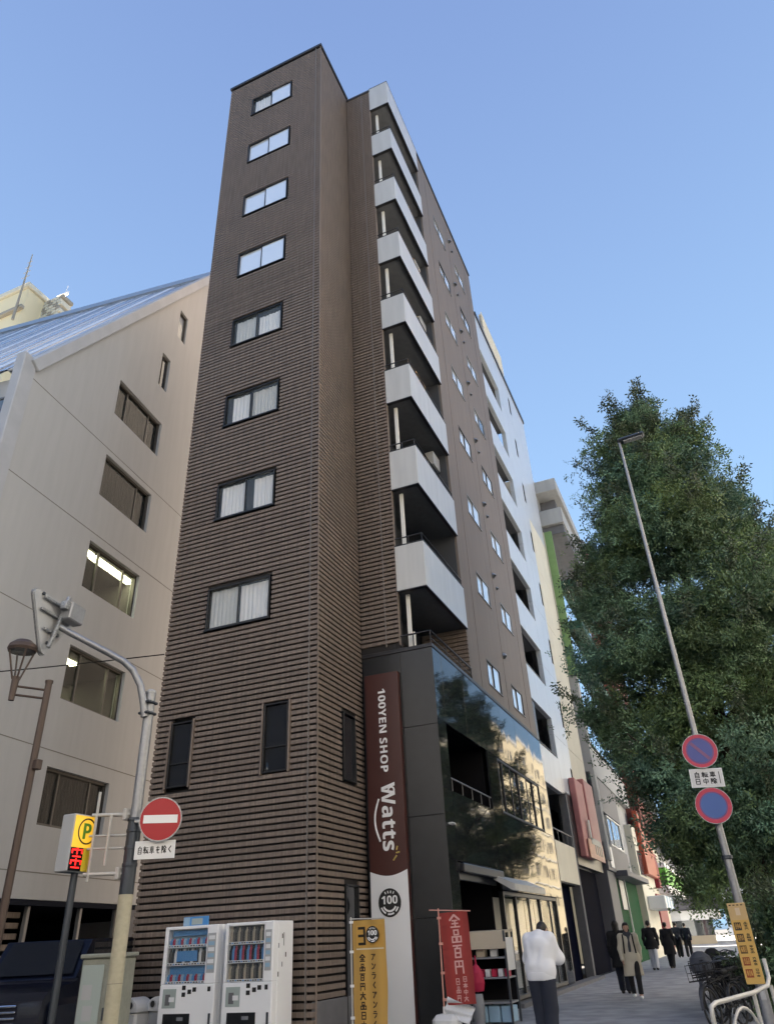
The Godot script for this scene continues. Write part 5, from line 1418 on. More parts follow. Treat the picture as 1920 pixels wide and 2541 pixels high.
func build_shop_things() -> void:
	vending("white drink vending machine with a blue topper, left of the pair", -9.78, -8.63, -12.4, [-9.7, -8.86], 0)
	vending("white drink vending machine with dark display and stickered side, nearer the corner", -8.47, -7.49, -12.4, [-8.41, -7.68], 1)
	bin("white recycling bin with two round holes, in front of the other", Vector3(-10.42, 0, -12.55), M.bin_white)
	bin("grey recycling bin squeezed in beside the left vending machine", Vector3(-10.0, 0, -12.85), M.bin_grey)
	# --- tall upright shop sign
	var zs := -15.36
	var s := thing("shop_sign", "tall upright shop sign, brown above and white below with white lettering", "shop sign", Vector3(-6.56, 0, zs))
	bx(s, "case", M.sign_brown, Vector3(-6.985, .05, zs - .14), Vector3(-6.135, 7.02, zs - .012), .006)
	var arc := PackedVector2Array(); var low := PackedVector2Array()
	low.append(Vector2(-6.98, .06))
	for i in 13:
		var f := i / 12.0
		arc.append(Vector2(lerpf(-6.98, -6.14, f), 2.8 - .1 * sin(PI * f)))
	low.append(Vector2(-6.14, .06))
	var lowp := PackedVector2Array([Vector2(-6.98, .06), Vector2(-6.14, .06)])
	for i in 13: lowp.append(arc[12 - i])
	var up := arc.duplicate(); up.append(Vector2(-6.14, 7.01)); up.append(Vector2(-6.98, 7.01))
	var mb := MB.new(); mb.prism(lowp, .012, Transform3D(Basis.IDENTITY, Vector3(0, 0, zs - .005))); wm(s, "white_face", mb, M.sign_white, Vector3(-6.56, 1.4, zs))
	mb = MB.new(); mb.prism(up, .012, Transform3D(Basis.IDENTITY, Vector3(0, 0, zs - .005))); wm(s, "brown_face", mb, M.sign_brown, Vector3(-6.56, 5, zs))
	var zt := zs + .008
	var dn := Vector3(0, 0, -PI / 2)
	text(s, "lettering", "100YEN SHOP", 1.88, .185, M.letter_white, Vector3(-6.555, 5.705, zt) - s.position, dn)
	text(s, "lettering", "Watts", 1.36, .33, M.letter_white, Vector3(-6.5, 3.85, zt) - s.position, dn)
	# flourish loop on the W, long curve below the word, rays at its end
	var ap := []
	for i in 11:
		var f := i / 10.0
		ap.append(Vector3(-6.72 - .11 * sin(PI * f), 4.22 - .86 * f, zt))
	mb = MB.new(); mb.tube(ap, .022, .022, 6); wm(s, "curve", mb, M.letter_white, Vector3(-6.78, 3.8, zt))
	mb = MB.new(); disc(mb, Vector3(-6.42, 4.37, zt - .006), .05, .085, 0, .012, 20); wm(s, "loop", mb, M.letter_white, Vector3(-6.42, 4.37, zt))
	for q in [[-6.36, 3.17, -6.335, 3.25], [-6.37, 3.12, -6.29, 3.13], [-6.44, 2.98, -6.36, 3.07]]:
		mb = MB.new(); mb.tube([Vector3(q[0], q[1], zt), Vector3(q[2], q[3], zt)], .014, .018, 6); wm(s, "ray", mb, M.spark, Vector3(q[0], q[1], zt))
	emblem(s, Vector3(-6.56, 2.21, zt), .25)
	# --- yellow banner
	var im := Image.create(256, 640, false, Image.FORMAT_RGB8); im.fill(Color(.76, .6, .3))
	for x in 256: im.fill_rect(Rect2i(x, 0, 1, 640), Color(.76, .6, .3).darkened(.05 + .05 * sin(x * .05)))
	im.fill_rect(Rect2i(26, 168, 214, 8), Color(.8, .76, .66))
	for i in 8: write(im, 48, 205 + i * 54, 44, 40, ["all", "goods", "hundred", "yen", "big", "goods", "sun", "book"][i], Color(.16, .1, .05), 7)
	for i in 8: write(im, 140, 200 + i * 54, 34, 40, ["kana_a", "kana_n", "kana_ra", "ku"][i % 4], Color(.2, .13, .06), 6)
	im.fill_rect(Rect2i(30, 30, 210, 130), Color(.75, .58, .27))
	for q in [[44, 40, 58, 16], [86, 40, 16, 110], [44, 86, 58, 16], [44, 134, 58, 16]]: im.fill_rect(Rect2i(q[0], q[1], q[2], q[3]), Color(.1, .06, .03))
	print_mat("yellow_print", im, .75)
	var y := thing("banner", "yellow vertical banner with dark characters in front of the tall shop sign", "banner", Vector3(-6.45, 0, -13.3), "banner flags outside the shop")
	mb = MB.new(); mb.tube([Vector3(-6.45, .05, -13.3), Vector3(-6.45, 1.93, -13.3)], .014, .012, 8); wm(y, "pole", mb, M.pipe_white, Vector3(-6.45, 1, -13.3))
	mb = MB.new(); mb.tube([Vector3(-6.47, 1.9, -13.3), Vector3(-5.8, 1.88, -13.3)], .01, .01, 8); wm(y, "crossbar", mb, M.pipe_white, Vector3(-6.1, 1.89, -13.3))
	put(y, "flag", sheet(.62, 1.62, .03, .4), M.yellow_print, Vector3(-6.1, 1.06, -13.29) - y.position)
	mb = MB.new(); mb.lathe([Vector2(.22, 0), Vector2(.22, .08), Vector2(.05, .12), Vector2(.03, .3), Vector2(0, .3)], 16, Transform3D(Basis.IDENTITY, Vector3(-6.45, 0, -13.3))); wm(y, "base", mb, M.bin_white, Vector3(-6.45, .1, -13.3))
	emblem(y, Vector3(-6.02, 1.645, -13.262), .125)
	for q in [1.85, 1.4, .9, .45]: bx(y, "loop_tape", M.sign_white, Vector3(-6.47, q - .02, -13.32), Vector3(-6.4, q + .02, -13.275))
	# --- red banner
	im = Image.create(256, 768, false, Image.FORMAT_RGB8); im.fill(Color(.56, .19, .17))
	for x in 256: im.fill_rect(Rect2i(x, 0, 1, 768), Color(.58, .2, .18).darkened(.04 + .04 * sin(x * .06)))
	for i in 4: write(im, 90, 26 + i * 128, 92, 108, ["all", "goods", "hundred", "yen"][i], Color(.8, .62, .6), 13)
	for i in 4: write(im, 152, 548 + i * 52, 44, 40, ["sun", "book", "middle", "big"][i], Color(.78, .6, .58), 6)
	for i in 3: write(im, 88, 560 + i * 66, 42, 52, ["sun", "goods", "yen"][i], Color(.78, .6, .58), 6)
	print_mat("red_print", im, .75)
	var r := thing("banner", "faded red vertical banner with pale characters beside the goods rack", "banner", Vector3(-5.24, 0, -14.5), "banner flags outside the shop")
	mat("pink_pole", .62, .3, .24, .5)
	mb = MB.new(); mb.tube([Vector3(-5.24, .4, -14.5), Vector3(-5.22, 2.02, -14.5)], .014, .012, 8); wm(r, "pole", mb, M.pink_pole, Vector3(-5.23, 1.2, -14.5))
	mb = MB.new(); mb.tube([Vector3(-5.4, 2.0, -14.5), Vector3(-4.6, 1.945, -14.5)], .01, .01, 8); wm(r, "crossbar", mb, M.pink_pole, Vector3(-5, 1.97, -14.5))
	put(r, "flag", sheet(.54, 1.42, .03, 1.4), M.red_print, Vector3(-4.915, 1.235, -14.49) - r.position, Vector3(0, 0, .03))
	put(r, "flag_hem", sheet(.5, .26, .06, 2.0), M.bin_white, Vector3(-4.96, .44, -14.48) - r.position, Vector3(0, 0, -.35))
	mb = MB.new(); mb.tube([Vector3(-5.24, .2, -14.5), Vector3(-5.24, .5, -14.5)], .03, .025, 10); wm(r, "socket", mb, M.bin_white, Vector3(-5.24, .35, -14.5))
	mb = MB.new(); mb.box(Vector3(-5.2, .26, -14.5), Vector3(.46, .26, .4), Basis.IDENTITY, .08); wm(r, "base", mb, M.bin_white, Vector3(-5.2, .2, -14.5))
	for q in [1.86, 1.45, 1.0, .6]: bx(r, "loop_tape", M.pink_pole, Vector3(-5.245, q - .02, -14.52), Vector3(-5.17, q + .02, -14.47))
	build_rack()

func emblem(parent: Node, c: Vector3, R: float) -> void:
	var o := c - acc(parent)
	var mb := MB.new(); disc(mb, Vector3.ZERO, 0, R, 0, .006, 32); var b := done(parent, "emblem", mb, M.letter_black, o); b.scale = Vector3(1, 1.04, 1)
	text(b, "emblem_number", "100", R * 1.4, R * .58, M.letter_white, Vector3(0, R * .2, .01), Vector3.ZERO, .006)
	for q in [[.52, .66, 3.6, 5.8], [.74, .86, 3.55, 5.87]]:
		mb = MB.new()
		for i in 10:
			var a0: float = lerpf(q[2], q[3], i / 10.0); var a1: float = lerpf(q[2], q[3], (i + 1) / 10.0)
			if q[0] > .7 and i % 4 == 3: continue
			mb.quad(Vector3(cos(a0), sin(a0), 0) * R * q[0], Vector3(cos(a0), sin(a0), 0) * R * q[1], Vector3(cos(a1), sin(a1), 0) * R * q[1], Vector3(cos(a1), sin(a1), 0) * R * q[0], Vector3(0, 0, 1))
		done(b, "emblem_smile", mb, M.letter_white, Vector3(0, 0, .009))
	for i in 4: put(b, "emblem_ray", bmesh(Vector3(R * .08, R * .18, .003)), M.letter_white, Vector3(-.36 + i * .24, .76 - absf(i - 1.5) * .05, 0) * R + Vector3(0, 0, .009), Vector3(0, 0, .5 - i * .33))

func build_rack() -> void:
	var k := thing("goods_rack", "shop goods rack under a rolled beige cover, outside the dark entrance", "display rack", Vector3(-4.85, .1, -16.2))
	for x in [-5.24, -4.42]:
		for z in [-16.55, -15.95]: bx(k, "upright", M.dark_steel, Vector3(x - .02, .1, z - .02), Vector3(x + .02, 1.62, z + .02), .004)
	for y in [.42, .82, 1.15]: bx(k, "shelf", M.shelf_grey, Vector3(-5.24, y, -16.55), Vector3(-4.42, y + .03, -15.95), .005)
	bx(k, "back_panel", M.black_matte, Vector3(-5.24, .3, -16.56), Vector3(-4.42, 1.4, -16.54))
	bx(k, "side_panel", M.carton_white, Vector3(-4.415, .95, -16.5), Vector3(-4.40, 1.5, -15.97), .004)
	var mb := MB.new(); mb.prism(PackedVector2Array([Vector2(-16.6, 1.64), Vector2(-15.98, 1.62), Vector2(-15.9, 1.32), Vector2(-15.93, 1.31), Vector2(-16.0, 1.58), Vector2(-16.6, 1.6)]), .86, Transform3D(Basis(Vector3(0, 0, 1), Vector3(0, 1, 0), Vector3(-1, 0, 0)), Vector3(-4.83, 0, 0)))
	wm(k, "rolled_cover", mb, M.carton_beige, Vector3(-4.83, 1.5, -16.2))
	# goods, each a thing of its own
	var goods := []
	for i in 5: goods.append(["carton_white" if i % 2 else "bag_red", Vector3(-4.98 + i * .13, .85, -16.1), Vector3(.1, .13, .14), "small packet on the middle shelf of the goods rack"])
	for i in 3: goods.append(["carton_blue", Vector3(-5.02 + i * .25, .13, -16.15), Vector3(.22, .26, .3), "pale blue carton on the bottom of the goods rack"])
	goods.append(["carton_beige", Vector3(-4.95, 1.18, -16.1), Vector3(.18, .16, .2), "beige bundle on the top shelf of the goods rack"])
	goods.append(["carton_white", Vector3(-4.7, 1.18, -16.12), Vector3(.14, .14, .2), "white carton on the top shelf of the goods rack"])
	var where := ["leftmost", "second", "third", "fourth", "last"]
	var ci := 0
	for i in goods.size():
		var q: Array = goods[i]
		var o := put(self, "carton", bmesh(q[2], .012), M[q[0]], q[1] + Vector3(0, q[2].y * .5, 0), Vector3(0, rng.randf_range(-.15, .15), 0))
		var lb: String = q[3]
		if i < 5: lb = "%s of the small %s packets on the middle shelf of the goods rack" % [where[i], "white" if i % 2 else "red"]
		elif i < 8: lb = "%s pale blue carton at the foot of the goods rack" % ["leftmost", "middle", "rightmost"][i - 5]
		tag(o, lb, "carton", "cartons on the goods rack")
	# red bag hanging at the left and a wire stand
	mb = MB.new(); mb.lathe([Vector2(0, 0), Vector2(.12, .02), Vector2(.15, .15), Vector2(.13, .32), Vector2(.06, .42), Vector2(.02, .46), Vector2(.015, .6)], 14)
	var bag := put(self, "hanging_bag", mb.mesh(), M.bag_red, Vector3(-5.0, .62, -15.8), Vector3.ZERO, Vector3(1, 1, .6))
	tag(bag, "crimson cloth bag hanging at the front of the goods rack", "bag")
	mb = MB.new(); mb.lathe([Vector2(0, 0), Vector2(.1, .02), Vector2(.12, .3), Vector2(.1, .5), Vector2(0, .5)], 12)
	tag(put(self, "umbrella_bin", mb.mesh(), M.shelf_grey, Vector3(-5.0, .1, -15.75)), "grey cylindrical umbrella bin under the crimson bag", "bin")
	var w := thing("wire_stand", "thin wire stand with white price cards, left of the goods rack", "display stand", Vector3(-5.33, .1, -15.6))
	mb = MB.new()
	for x in [-5.15, -5.3]:
		mb.tube([Vector3(x, .1, -15.72), Vector3(x, 1.5, -15.72)], .01, .01, 6)
	for i in 6: mb.tube([Vector3(-5.3, .2 + i * .25, -15.72), Vector3(-5.15, .2 + i * .25, -15.72)], .008, .008, 5)
	wm(w, "frame", mb, M.galvanised, Vector3(-5.22, .8, -15.7))
	for i in 5: bx(w, "price_card", M.carton_white, Vector3(-5.29, .3 + i * .24, -15.71), Vector3(-5.17, .44 + i * .24, -15.705))

func build_bikes() -> void:
	var b := thing("parked_bicycle", "x", "bicycle", Vector3.ZERO, "bicycles parked along the kerb")
	var mb := MB.new()
	# frame in the xy plane, front wheel at +x
	var bb := Vector3(-.05, .3, 0); var st := Vector3(-.2, .78, 0); var hd := Vector3(.42, .82, 0); var rear := Vector3(-.52, .33, 0); var fr := Vector3(.6, .33, 0)
	for q in [[bb, st], [bb, hd], [st, hd + Vector3(-.02, -.1, 0)], [hd, fr], [rear, bb], [rear, st]]: mb.tube([q[0], q[1]], .017, .015, 7)
	mb.tube([hd, hd + Vector3(-.04, .18, 0)], .014, .014, 7)
	done(b, "frame", mb, M.cloth_black)
	mb = MB.new(); mb.tube([Vector3(.24, 1.02, -.27), Vector3(.36, 1.04, -.2), Vector3(.38, 1.0, 0), Vector3(.36, 1.04, .2), Vector3(.24, 1.02, .27)], .013, .013, 7); done(b, "handlebar", mb, M.dark_steel)
	put(b, "saddle", bmesh(Vector3(.26, .07, .17), .03), M.rubber, Vector3(-.22, .86, 0))
	for x in [-.52, .6]:
		mb = MB.new()
		var ring := []
		for i in 25: ring.append(Vector3(cos(TAU * i / 24) * .31, sin(TAU * i / 24) * .31, 0))
		mb.tube(ring, .02, .02, 7, false)
		var w := done(b, "wheel", mb, M.rubber, Vector3(x, .33, 0))
		mb = MB.new()
		for i in 12: mb.tube([Vector3.ZERO, Vector3(cos(TAU * i / 12), sin(TAU * i / 12), 0) * .3], .003, .003, 4, false)
		done(w, "spokes", mb, M.dark_steel)
		mb = MB.new()
		for i in 10: mb.box(Vector3(cos(.2 + i * .28) * .36, sin(.2 + i * .28) * .36, 0), Vector3(.012, .1, .05), Basis(Vector3.BACK, .2 + i * .28))
		done(w, "mudguard", mb, M.cloth_grey)
	mb = MB.new()
	for y in [.78, .9, 1.02]: mb.tube([Vector3(.48, y, -.17), Vector3(.82, y, -.17), Vector3(.82, y, .17), Vector3(.48, y, .17), Vector3(.48, y, -.17)], .006, .006, 5)
	for q in [[.48, -.17], [.65, -.17], [.82, -.17], [.82, 0], [.82, .17], [.65, .17], [.48, .17]]: mb.tube([Vector3(q[0], .76, q[1]), Vector3(q[0], 1.03, q[1])], .005, .005, 5)
	mb.box(Vector3(.65, .77, 0), Vector3(.34, .01, .34)); done(b, "basket", mb, M.cloth_black)
	mb = MB.new(); mb.tube([bb + Vector3(0, 0, -.08), bb + Vector3(.12, -.1, -.08)], .01, .01, 6); mb.tube([bb + Vector3(0, 0, .08), bb + Vector3(-.12, .1, .08)], .01, .01, 6)
	mb.box(bb + Vector3(.12, -.1, -.13), Vector3(.08, .02, .1)); mb.box(bb + Vector3(-.12, .1, .13), Vector3(.08, .02, .1)); done(b, "crank", mb, M.galvanised)
	mb = MB.new(); mb.tube([rear + Vector3(0, 0, .06), Vector3(-.5, .0, .16)], .01, .01, 6); done(b, "kickstand", mb, M.galvanised)
	mb = MB.new(); mb.box(Vector3(-.55, .72, 0), Vector3(.4, .02, .14), Basis.IDENTITY, .005); mb.tube([rear, Vector3(-.6, .71, .05)], .007, .007, 5); done(b, "carrier", mb, M.cloth_black)
	var baskets := []
	var words := ["nearest dark bicycle at the kerb, behind the guard rail", "second dark bicycle of the kerbside row", "third dark bicycle of the kerbside row", "fourth dark bicycle, beside the tree trunk", "fifth dark bicycle, past the tree trunk", "sixth dark bicycle, well past the tree trunk", "seventh dark bicycle of the row, partly hidden", "eighth dark bicycle of the kerbside row", "ninth dark bicycle of the kerbside row", "last but one dark bicycle of the kerbside row", "farthest dark bicycle of the kerbside row"]
	for i in 11:
		var c := b
		if i > 0:
			c = b.duplicate() as Node3D
			c.name = numbered("parked_bicycle"); add_child(c, true)
		c.scale = Vector3.ONE * .88
		c.position = Vector3(-.52 + (i % 2) * .12 + rng.randf_range(-.1, .1), .1, -14.9 - i * .62)
		c.rotation = Vector3(.0, deg_to_rad(238 + rng.randf_range(-14, 14)), deg_to_rad(0)) 
		c.rotate_object_local(Vector3.RIGHT, deg_to_rad(rng.randf_range(4, 9)))
		c.scale = Vector3.ONE * .88
		c.set_meta("label", words[i])
		if i == 2 or i == 5: baskets.append(c.transform * Vector3(.65, .84, 0))
	# black rain covers and bags over two of the baskets
	for i in 2:
		mb = MB.new(); mb.lathe([Vector2(.22, 0), Vector2(.24, .12), Vector2(.2, .3), Vector2(.1, .4), Vector2(0, .42)], 10)
		var o := put(self, "basket_cover", mb.mesh(), M.cloth_black if i else M.cloth_grey, baskets[i], Vector3(0, i, .1), Vector3(.85, .75, .8))
		tag(o, ["grey rain cover bulging over a basket of the nearer bicycles", "black rain cover over a basket of the farther bicycles"][i], "rain cover")
	# hedge bush round the foot of the tree
	var sh := thing("kerb_shrub", "dark green clipped shrub at the kerb behind the notice board", "shrub", Vector3(.55, .1, -17.2))
	crown(sh, [[.1, .5], [.5, .75], [1.2, .7], [1.7, .2]], 51, 30, 70)

# ---------------------------------------------------------------- people: smooth blended capsules meshed by surface nets
# bone: [a, b, ra, rb, depth]   depth squeezes the section front to back
func blend(bones: Array, cell: float, k: float, cut := {}) -> Array:
	var lo := Vector3.ONE * 1e9; var hi := -lo
	for q in bones:
		var m := maxf(q[2], q[3]) + cell * 3
		for p in [q[0], q[1]]:
			lo = lo.min(p - Vector3.ONE * m); hi = hi.max(p + Vector3.ONE * m)
	if cut.has("lo"): lo.y = maxf(lo.y, cut.lo - cell * 3)
	if cut.has("hi"): hi.y = minf(hi.y, cut.hi + cell * 3)
	var nx := int(ceil((hi.x - lo.x) / cell)) + 1; var ny := int(ceil((hi.y - lo.y) / cell)) + 1; var nz := int(ceil((hi.z - lo.z) / cell)) + 1
	var f := PackedFloat32Array(); f.resize(nx * ny * nz); f.fill(1.0)
	for q in bones:
		var a: Vector3 = q[0]; var b: Vector3 = q[1]; var ra: float = q[2]; var rb: float = q[3]
		var dz: float = q[4] if q.size() > 4 else 1.0
		var m := maxf(ra, rb) + k + cell * 2
		var i0 := ((a.min(b) - Vector3.ONE * m - lo) / cell).floor(); var i1 := ((a.max(b) + Vector3.ONE * m - lo) / cell).ceil()
		var ab := b - a
		var l2 := maxf(ab.length_squared(), 1e-9)
		for z in range(maxi(0, int(i0.z)), mini(nz, int(i1.z) + 1)):
			for y in range(maxi(0, int(i0.y)), mini(ny, int(i1.y) + 1)):
				var base := (z * ny + y) * nx
				for x in range(maxi(0, int(i0.x)), mini(nx, int(i1.x) + 1)):
					var p := lo + Vector3(x, y, z) * cell - a
					var t := clampf(p.dot(ab) / l2, 0.0, 1.0)
					var o := p - ab * t
					o.z /= dz
					var d := (o.length() - lerpf(ra, rb, t)) * minf(1.0, (1.0 + dz) * .5)
					var e := f[base + x]
					var h := maxf(k - absf(d - e), 0.0) / k
					f[base + x] = minf(d, e) - h * h * k * .25
	if cut.size() > 0:
		for y in ny:
			var yy := lo.y + y * cell
			var d := -1.0
			if cut.has("lo"): d = maxf(d, cut.lo - yy)
			if cut.has("hi"): d = maxf(d, yy - cut.hi)
			if d > -cell * 4:
				for z in nz:
					for x in nx:
						var i := (z * ny + y) * nx + x
						f[i] = maxf(f[i], d)
	# surface nets
	var id := PackedInt32Array(); id.resize(nx * ny * nz); id.fill(-1)
	var vs := PackedVector3Array(); var ns := PackedVector3Array(); var ix := PackedInt32Array()
	var sx := 1; var sy := nx; var sz := nx * ny
	var offs := [0, sx, sy, sx + sy, sz, sx + sz, sy + sz, sx + sy + sz]
	for z in nz - 1:
		for y in ny - 1:
			for x in nx - 1:
				var i := z * sz + y * sy + x
				var c := 0
				var lowv := f[i]; var inside := 0
				for o in offs:
					if f[i + o] < 0.0: inside += 1
				if inside == 0 or inside == 8: continue
				var s := Vector3.ZERO; var n := 0
				for e in [[0, 1], [2, 3], [4, 5], [6, 7], [0, 2], [1, 3], [4, 6], [5, 7], [0, 4], [1, 5], [2, 6], [3, 7]]:
					var fa := f[i + offs[e[0]]]; var fb := f[i + offs[e[1]]]
					if (fa < 0.0) != (fb < 0.0):
						var t := fa / (fa - fb)
						var pa := Vector3(e[0] & 1, (e[0] >> 1) & 1, (e[0] >> 2) & 1); var pb := Vector3(e[1] & 1, (e[1] >> 1) & 1, (e[1] >> 2) & 1)
						s += pa.lerp(pb, t); n += 1
				id[i] = vs.size()
				vs.append(lo + (Vector3(x, y, z) + s / n) * cell)
				ns.append(Vector3(f[i + sx] + f[i + sx + sy] + f[i + sx + sz] + f[i + sx + sy + sz] - f[i] - f[i + sy] - f[i + sz] - f[i + sy + sz],
					f[i + sy] + f[i + sx + sy] + f[i + sy + sz] + f[i + sx + sy + sz] - f[i] - f[i + sx] - f[i + sz] - f[i + sx + sz],
					f[i + sz] + f[i + sx + sz] + f[i + sy + sz] + f[i + sx + sy + sz] - f[i] - f[i + sx] - f[i + sy] - f[i + sx + sy]).normalized())
	var out := MB.new()
	for z in range(1, nz - 1):
		for y in range(1, ny - 1):
			for x in range(1, nx - 1):
				var i := z * sz + y * sy + x
				for ax in 3:
					var st: int = [sx, sy, sz][ax]
					if (f[i] < 0.0) == (f[i + st] < 0.0): continue
					var u: int = [sy, sz, sx][ax]; var v: int = [sz, sx, sy][ax]
					var a := id[i]; var b := id[i - u]; var c := id[i - u - v]; var d := id[i - v]
					if a < 0 or b < 0 or c < 0 or d < 0: continue
					out.tri(vs[a], vs[b], vs[c], ns[a], ns[b], ns[c])
					out.tri(vs[a], vs[c], vs[d], ns[a], ns[c], ns[d])
	return [out.v, out.n]

func arrays_mesh(a: Array) -> ArrayMesh:
	var mb := MB.new(); mb.put(a, Transform3D.IDENTITY)
	return mb.mesh()

# joints of a standing figure, 1.7 m, facing +z; pose changes it
func skeleton(p: Dictionary) -> Dictionary:
	var lean: float = p.get("lean", 0.0); var stride: float = p.get("stride", 0.0); var bow: float = p.get("bow", 0.0)
	var tw: float = p.get("shoulder", .19)
	var j := {}
	j.pelvis = Vector3(0, .93, 0)
	var up := Basis(Vector3.RIGHT, lean)
	j.waist = j.pelvis + up * Vector3(0, .13, .01)
	j.chest = j.pelvis + up * Vector3(0, .34, .0)
	j.neck = j.pelvis + up * Vector3(0, .52, -.01)
	var hb := Basis(Vector3.RIGHT, lean + bow)
	j.head = j.neck + hb * Vector3(0, .155, .025)
	j.hb = hb; j.up = up
	for s in [-1, 1]:
		var k := "l" if s < 0 else "r"
		j["sh" + k] = j.pelvis + up * Vector3(s * tw, .46, -.01)
		var sw: float = p.get("swing", stride) * s
		var el: Vector3 = j["sh" + k] + Vector3(s * .06, -.27, -sw * .25)
		if p.has("elbow" + k): el = p["elbow" + k]
		var wr: Vector3 = el + Vector3(-s * .01, -.24, .06 - sw * .25)
		if p.has("wrist" + k): wr = p["wrist" + k]
		j["el" + k] = el; j["wr" + k] = wr
		j["hip" + k] = j.pelvis + Vector3(s * .09, -.02, 0)
		var st: float = stride * s
		j["kn" + k] = j["hip" + k] + Vector3(s * .005, -.42, .03 + st * .45)
		j["an" + k] = Vector3(s * .085, .085 + maxf(0.0, -st) * .12, st * .8 - .03)
	return j

func hand_arrays() -> Array:
	if cache.has("hand"): return cache.hand
	# palm hangs down -y from the wrist, thumb towards +z, slightly curled to +x
	var b := [[Vector3(0, -.01, 0), Vector3(0, -.045, .0), .021, .026, 1.35], [Vector3(0, -.05, -.02), Vector3(0, -.085, -.022), .018, .016], [Vector3(0, -.05, .015), Vector3(0, -.085, .018), .018, .016]]
	for i in 4:
		var z := -.031 + i * .021
		var l: float = [.052, .066, .072, .064][i]
		var p := Vector3(0, -.088, z); var q := p + Vector3(.006, -l * .5, 0); var r := q + Vector3(.016, -l * .42, 0)
		b.append([p, q, .0088, .0082]); b.append([q, r, .0082, .0068])
	b.append([Vector3(.004, -.035, .025), Vector3(.012, -.065, .047), .013, .0105]); b.append([Vector3(.012, -.065, .047), Vector3(.018, -.095, .05), .0105, .008])
	cache.hand = blend(b, .005, .008)
	return cache.hand

func head_arrays() -> Array:
	if cache.has("head"): return cache.head
	# centre of the skull at the origin, face to +z
	var b := [[Vector3(0, .03, -.015), Vector3(0, .02, .02), .078, .074], [Vector3(0, -.04, .03), Vector3(0, -.075, .045), .056, .034], [Vector3(0, .045, .055), Vector3(0, .03, .062), .04, .036],
		[Vector3(0, .012, .085), Vector3(0, -.022, .103), .008, .014], [Vector3(-.022, -.048, .084), Vector3(.022, -.048, .084), .008, .008], [Vector3(-.022, -.06, .082), Vector3(.022, -.06, .082), .008, .008],
		[Vector3(0, -.09, .058), Vector3(0, -.092, .065), .018, .016],
		[Vector3(-.055, .028, .062), Vector3(-.02, .03, .082), .012, .012], [Vector3(.055, .028, .062), Vector3(.02, .03, .082), .012, .012],
		[Vector3(-.05, -.02, .06), Vector3(-.045, -.025, .058), .024, .022], [Vector3(.05, -.02, .06), Vector3(.045, -.025, .058), .024, .022]]
	for s in [-1.0, 1.0]: b.append([Vector3(s * .078, .02, -.01), Vector3(s * .08, -.02, -.004), .014, .009, 1.3])
	cache.head = blend(b, .008, .022)
	return cache.head

func limbs(j: Dictionary, g: float, parts: String) -> Array:
	# bones of the body; g is added to each radius
	var b := []
	if "t" in parts:
		b.append([j.pelvis + Vector3(-.06, 0, 0), j.pelvis + Vector3(.06, 0, 0), .115 + g, .115 + g, .85])
		b.append([j.pelvis, j.waist, .125 + g, .118 + g, .78])
		b.append([j.waist, j.chest, .12 + g, .135 + g, .75])
		b.append([j.chest + j.up * Vector3(-.07, 0, 0), j.chest + j.up * Vector3(.07, 0, 0), .115 + g, .115 + g, .85])
		b.append([j.shl, j.shr, .062 + g, .062 + g])
		b.append([j.chest, j.neck, .1 + g, .06 + g * .5, .8])
	if "n" in parts: b.append([j.neck + Vector3(0, -.05, 0), j.head + j.hb * Vector3(0, -.04, -.01), .056 + g, .05 + g])
	for k in ["l", "r"]:
		if "a" in parts:
			b.append([j["sh" + k], j["el" + k], .055 + g, .042 + g]); b.append([j["el" + k], j["wr" + k], .042 + g, .03 + g])
		if "l" in parts:
			b.append([j["hip" + k], j["kn" + k], .09 + g, .058 + g]); b.append([j["kn" + k], j["an" + k], .056 + g, .038 + g])
		if "f" in parts:
			b.append([j["an" + k] + Vector3(0, -.02, -.02), j["an" + k] + Vector3(0, -.045, .0), .042 + g, .04 + g])
			b.append([j["an" + k] + Vector3(0, -.045, -.03), j["an" + k] + Vector3(0, -.055, .14), .036 + g, .03 + g])
	return b

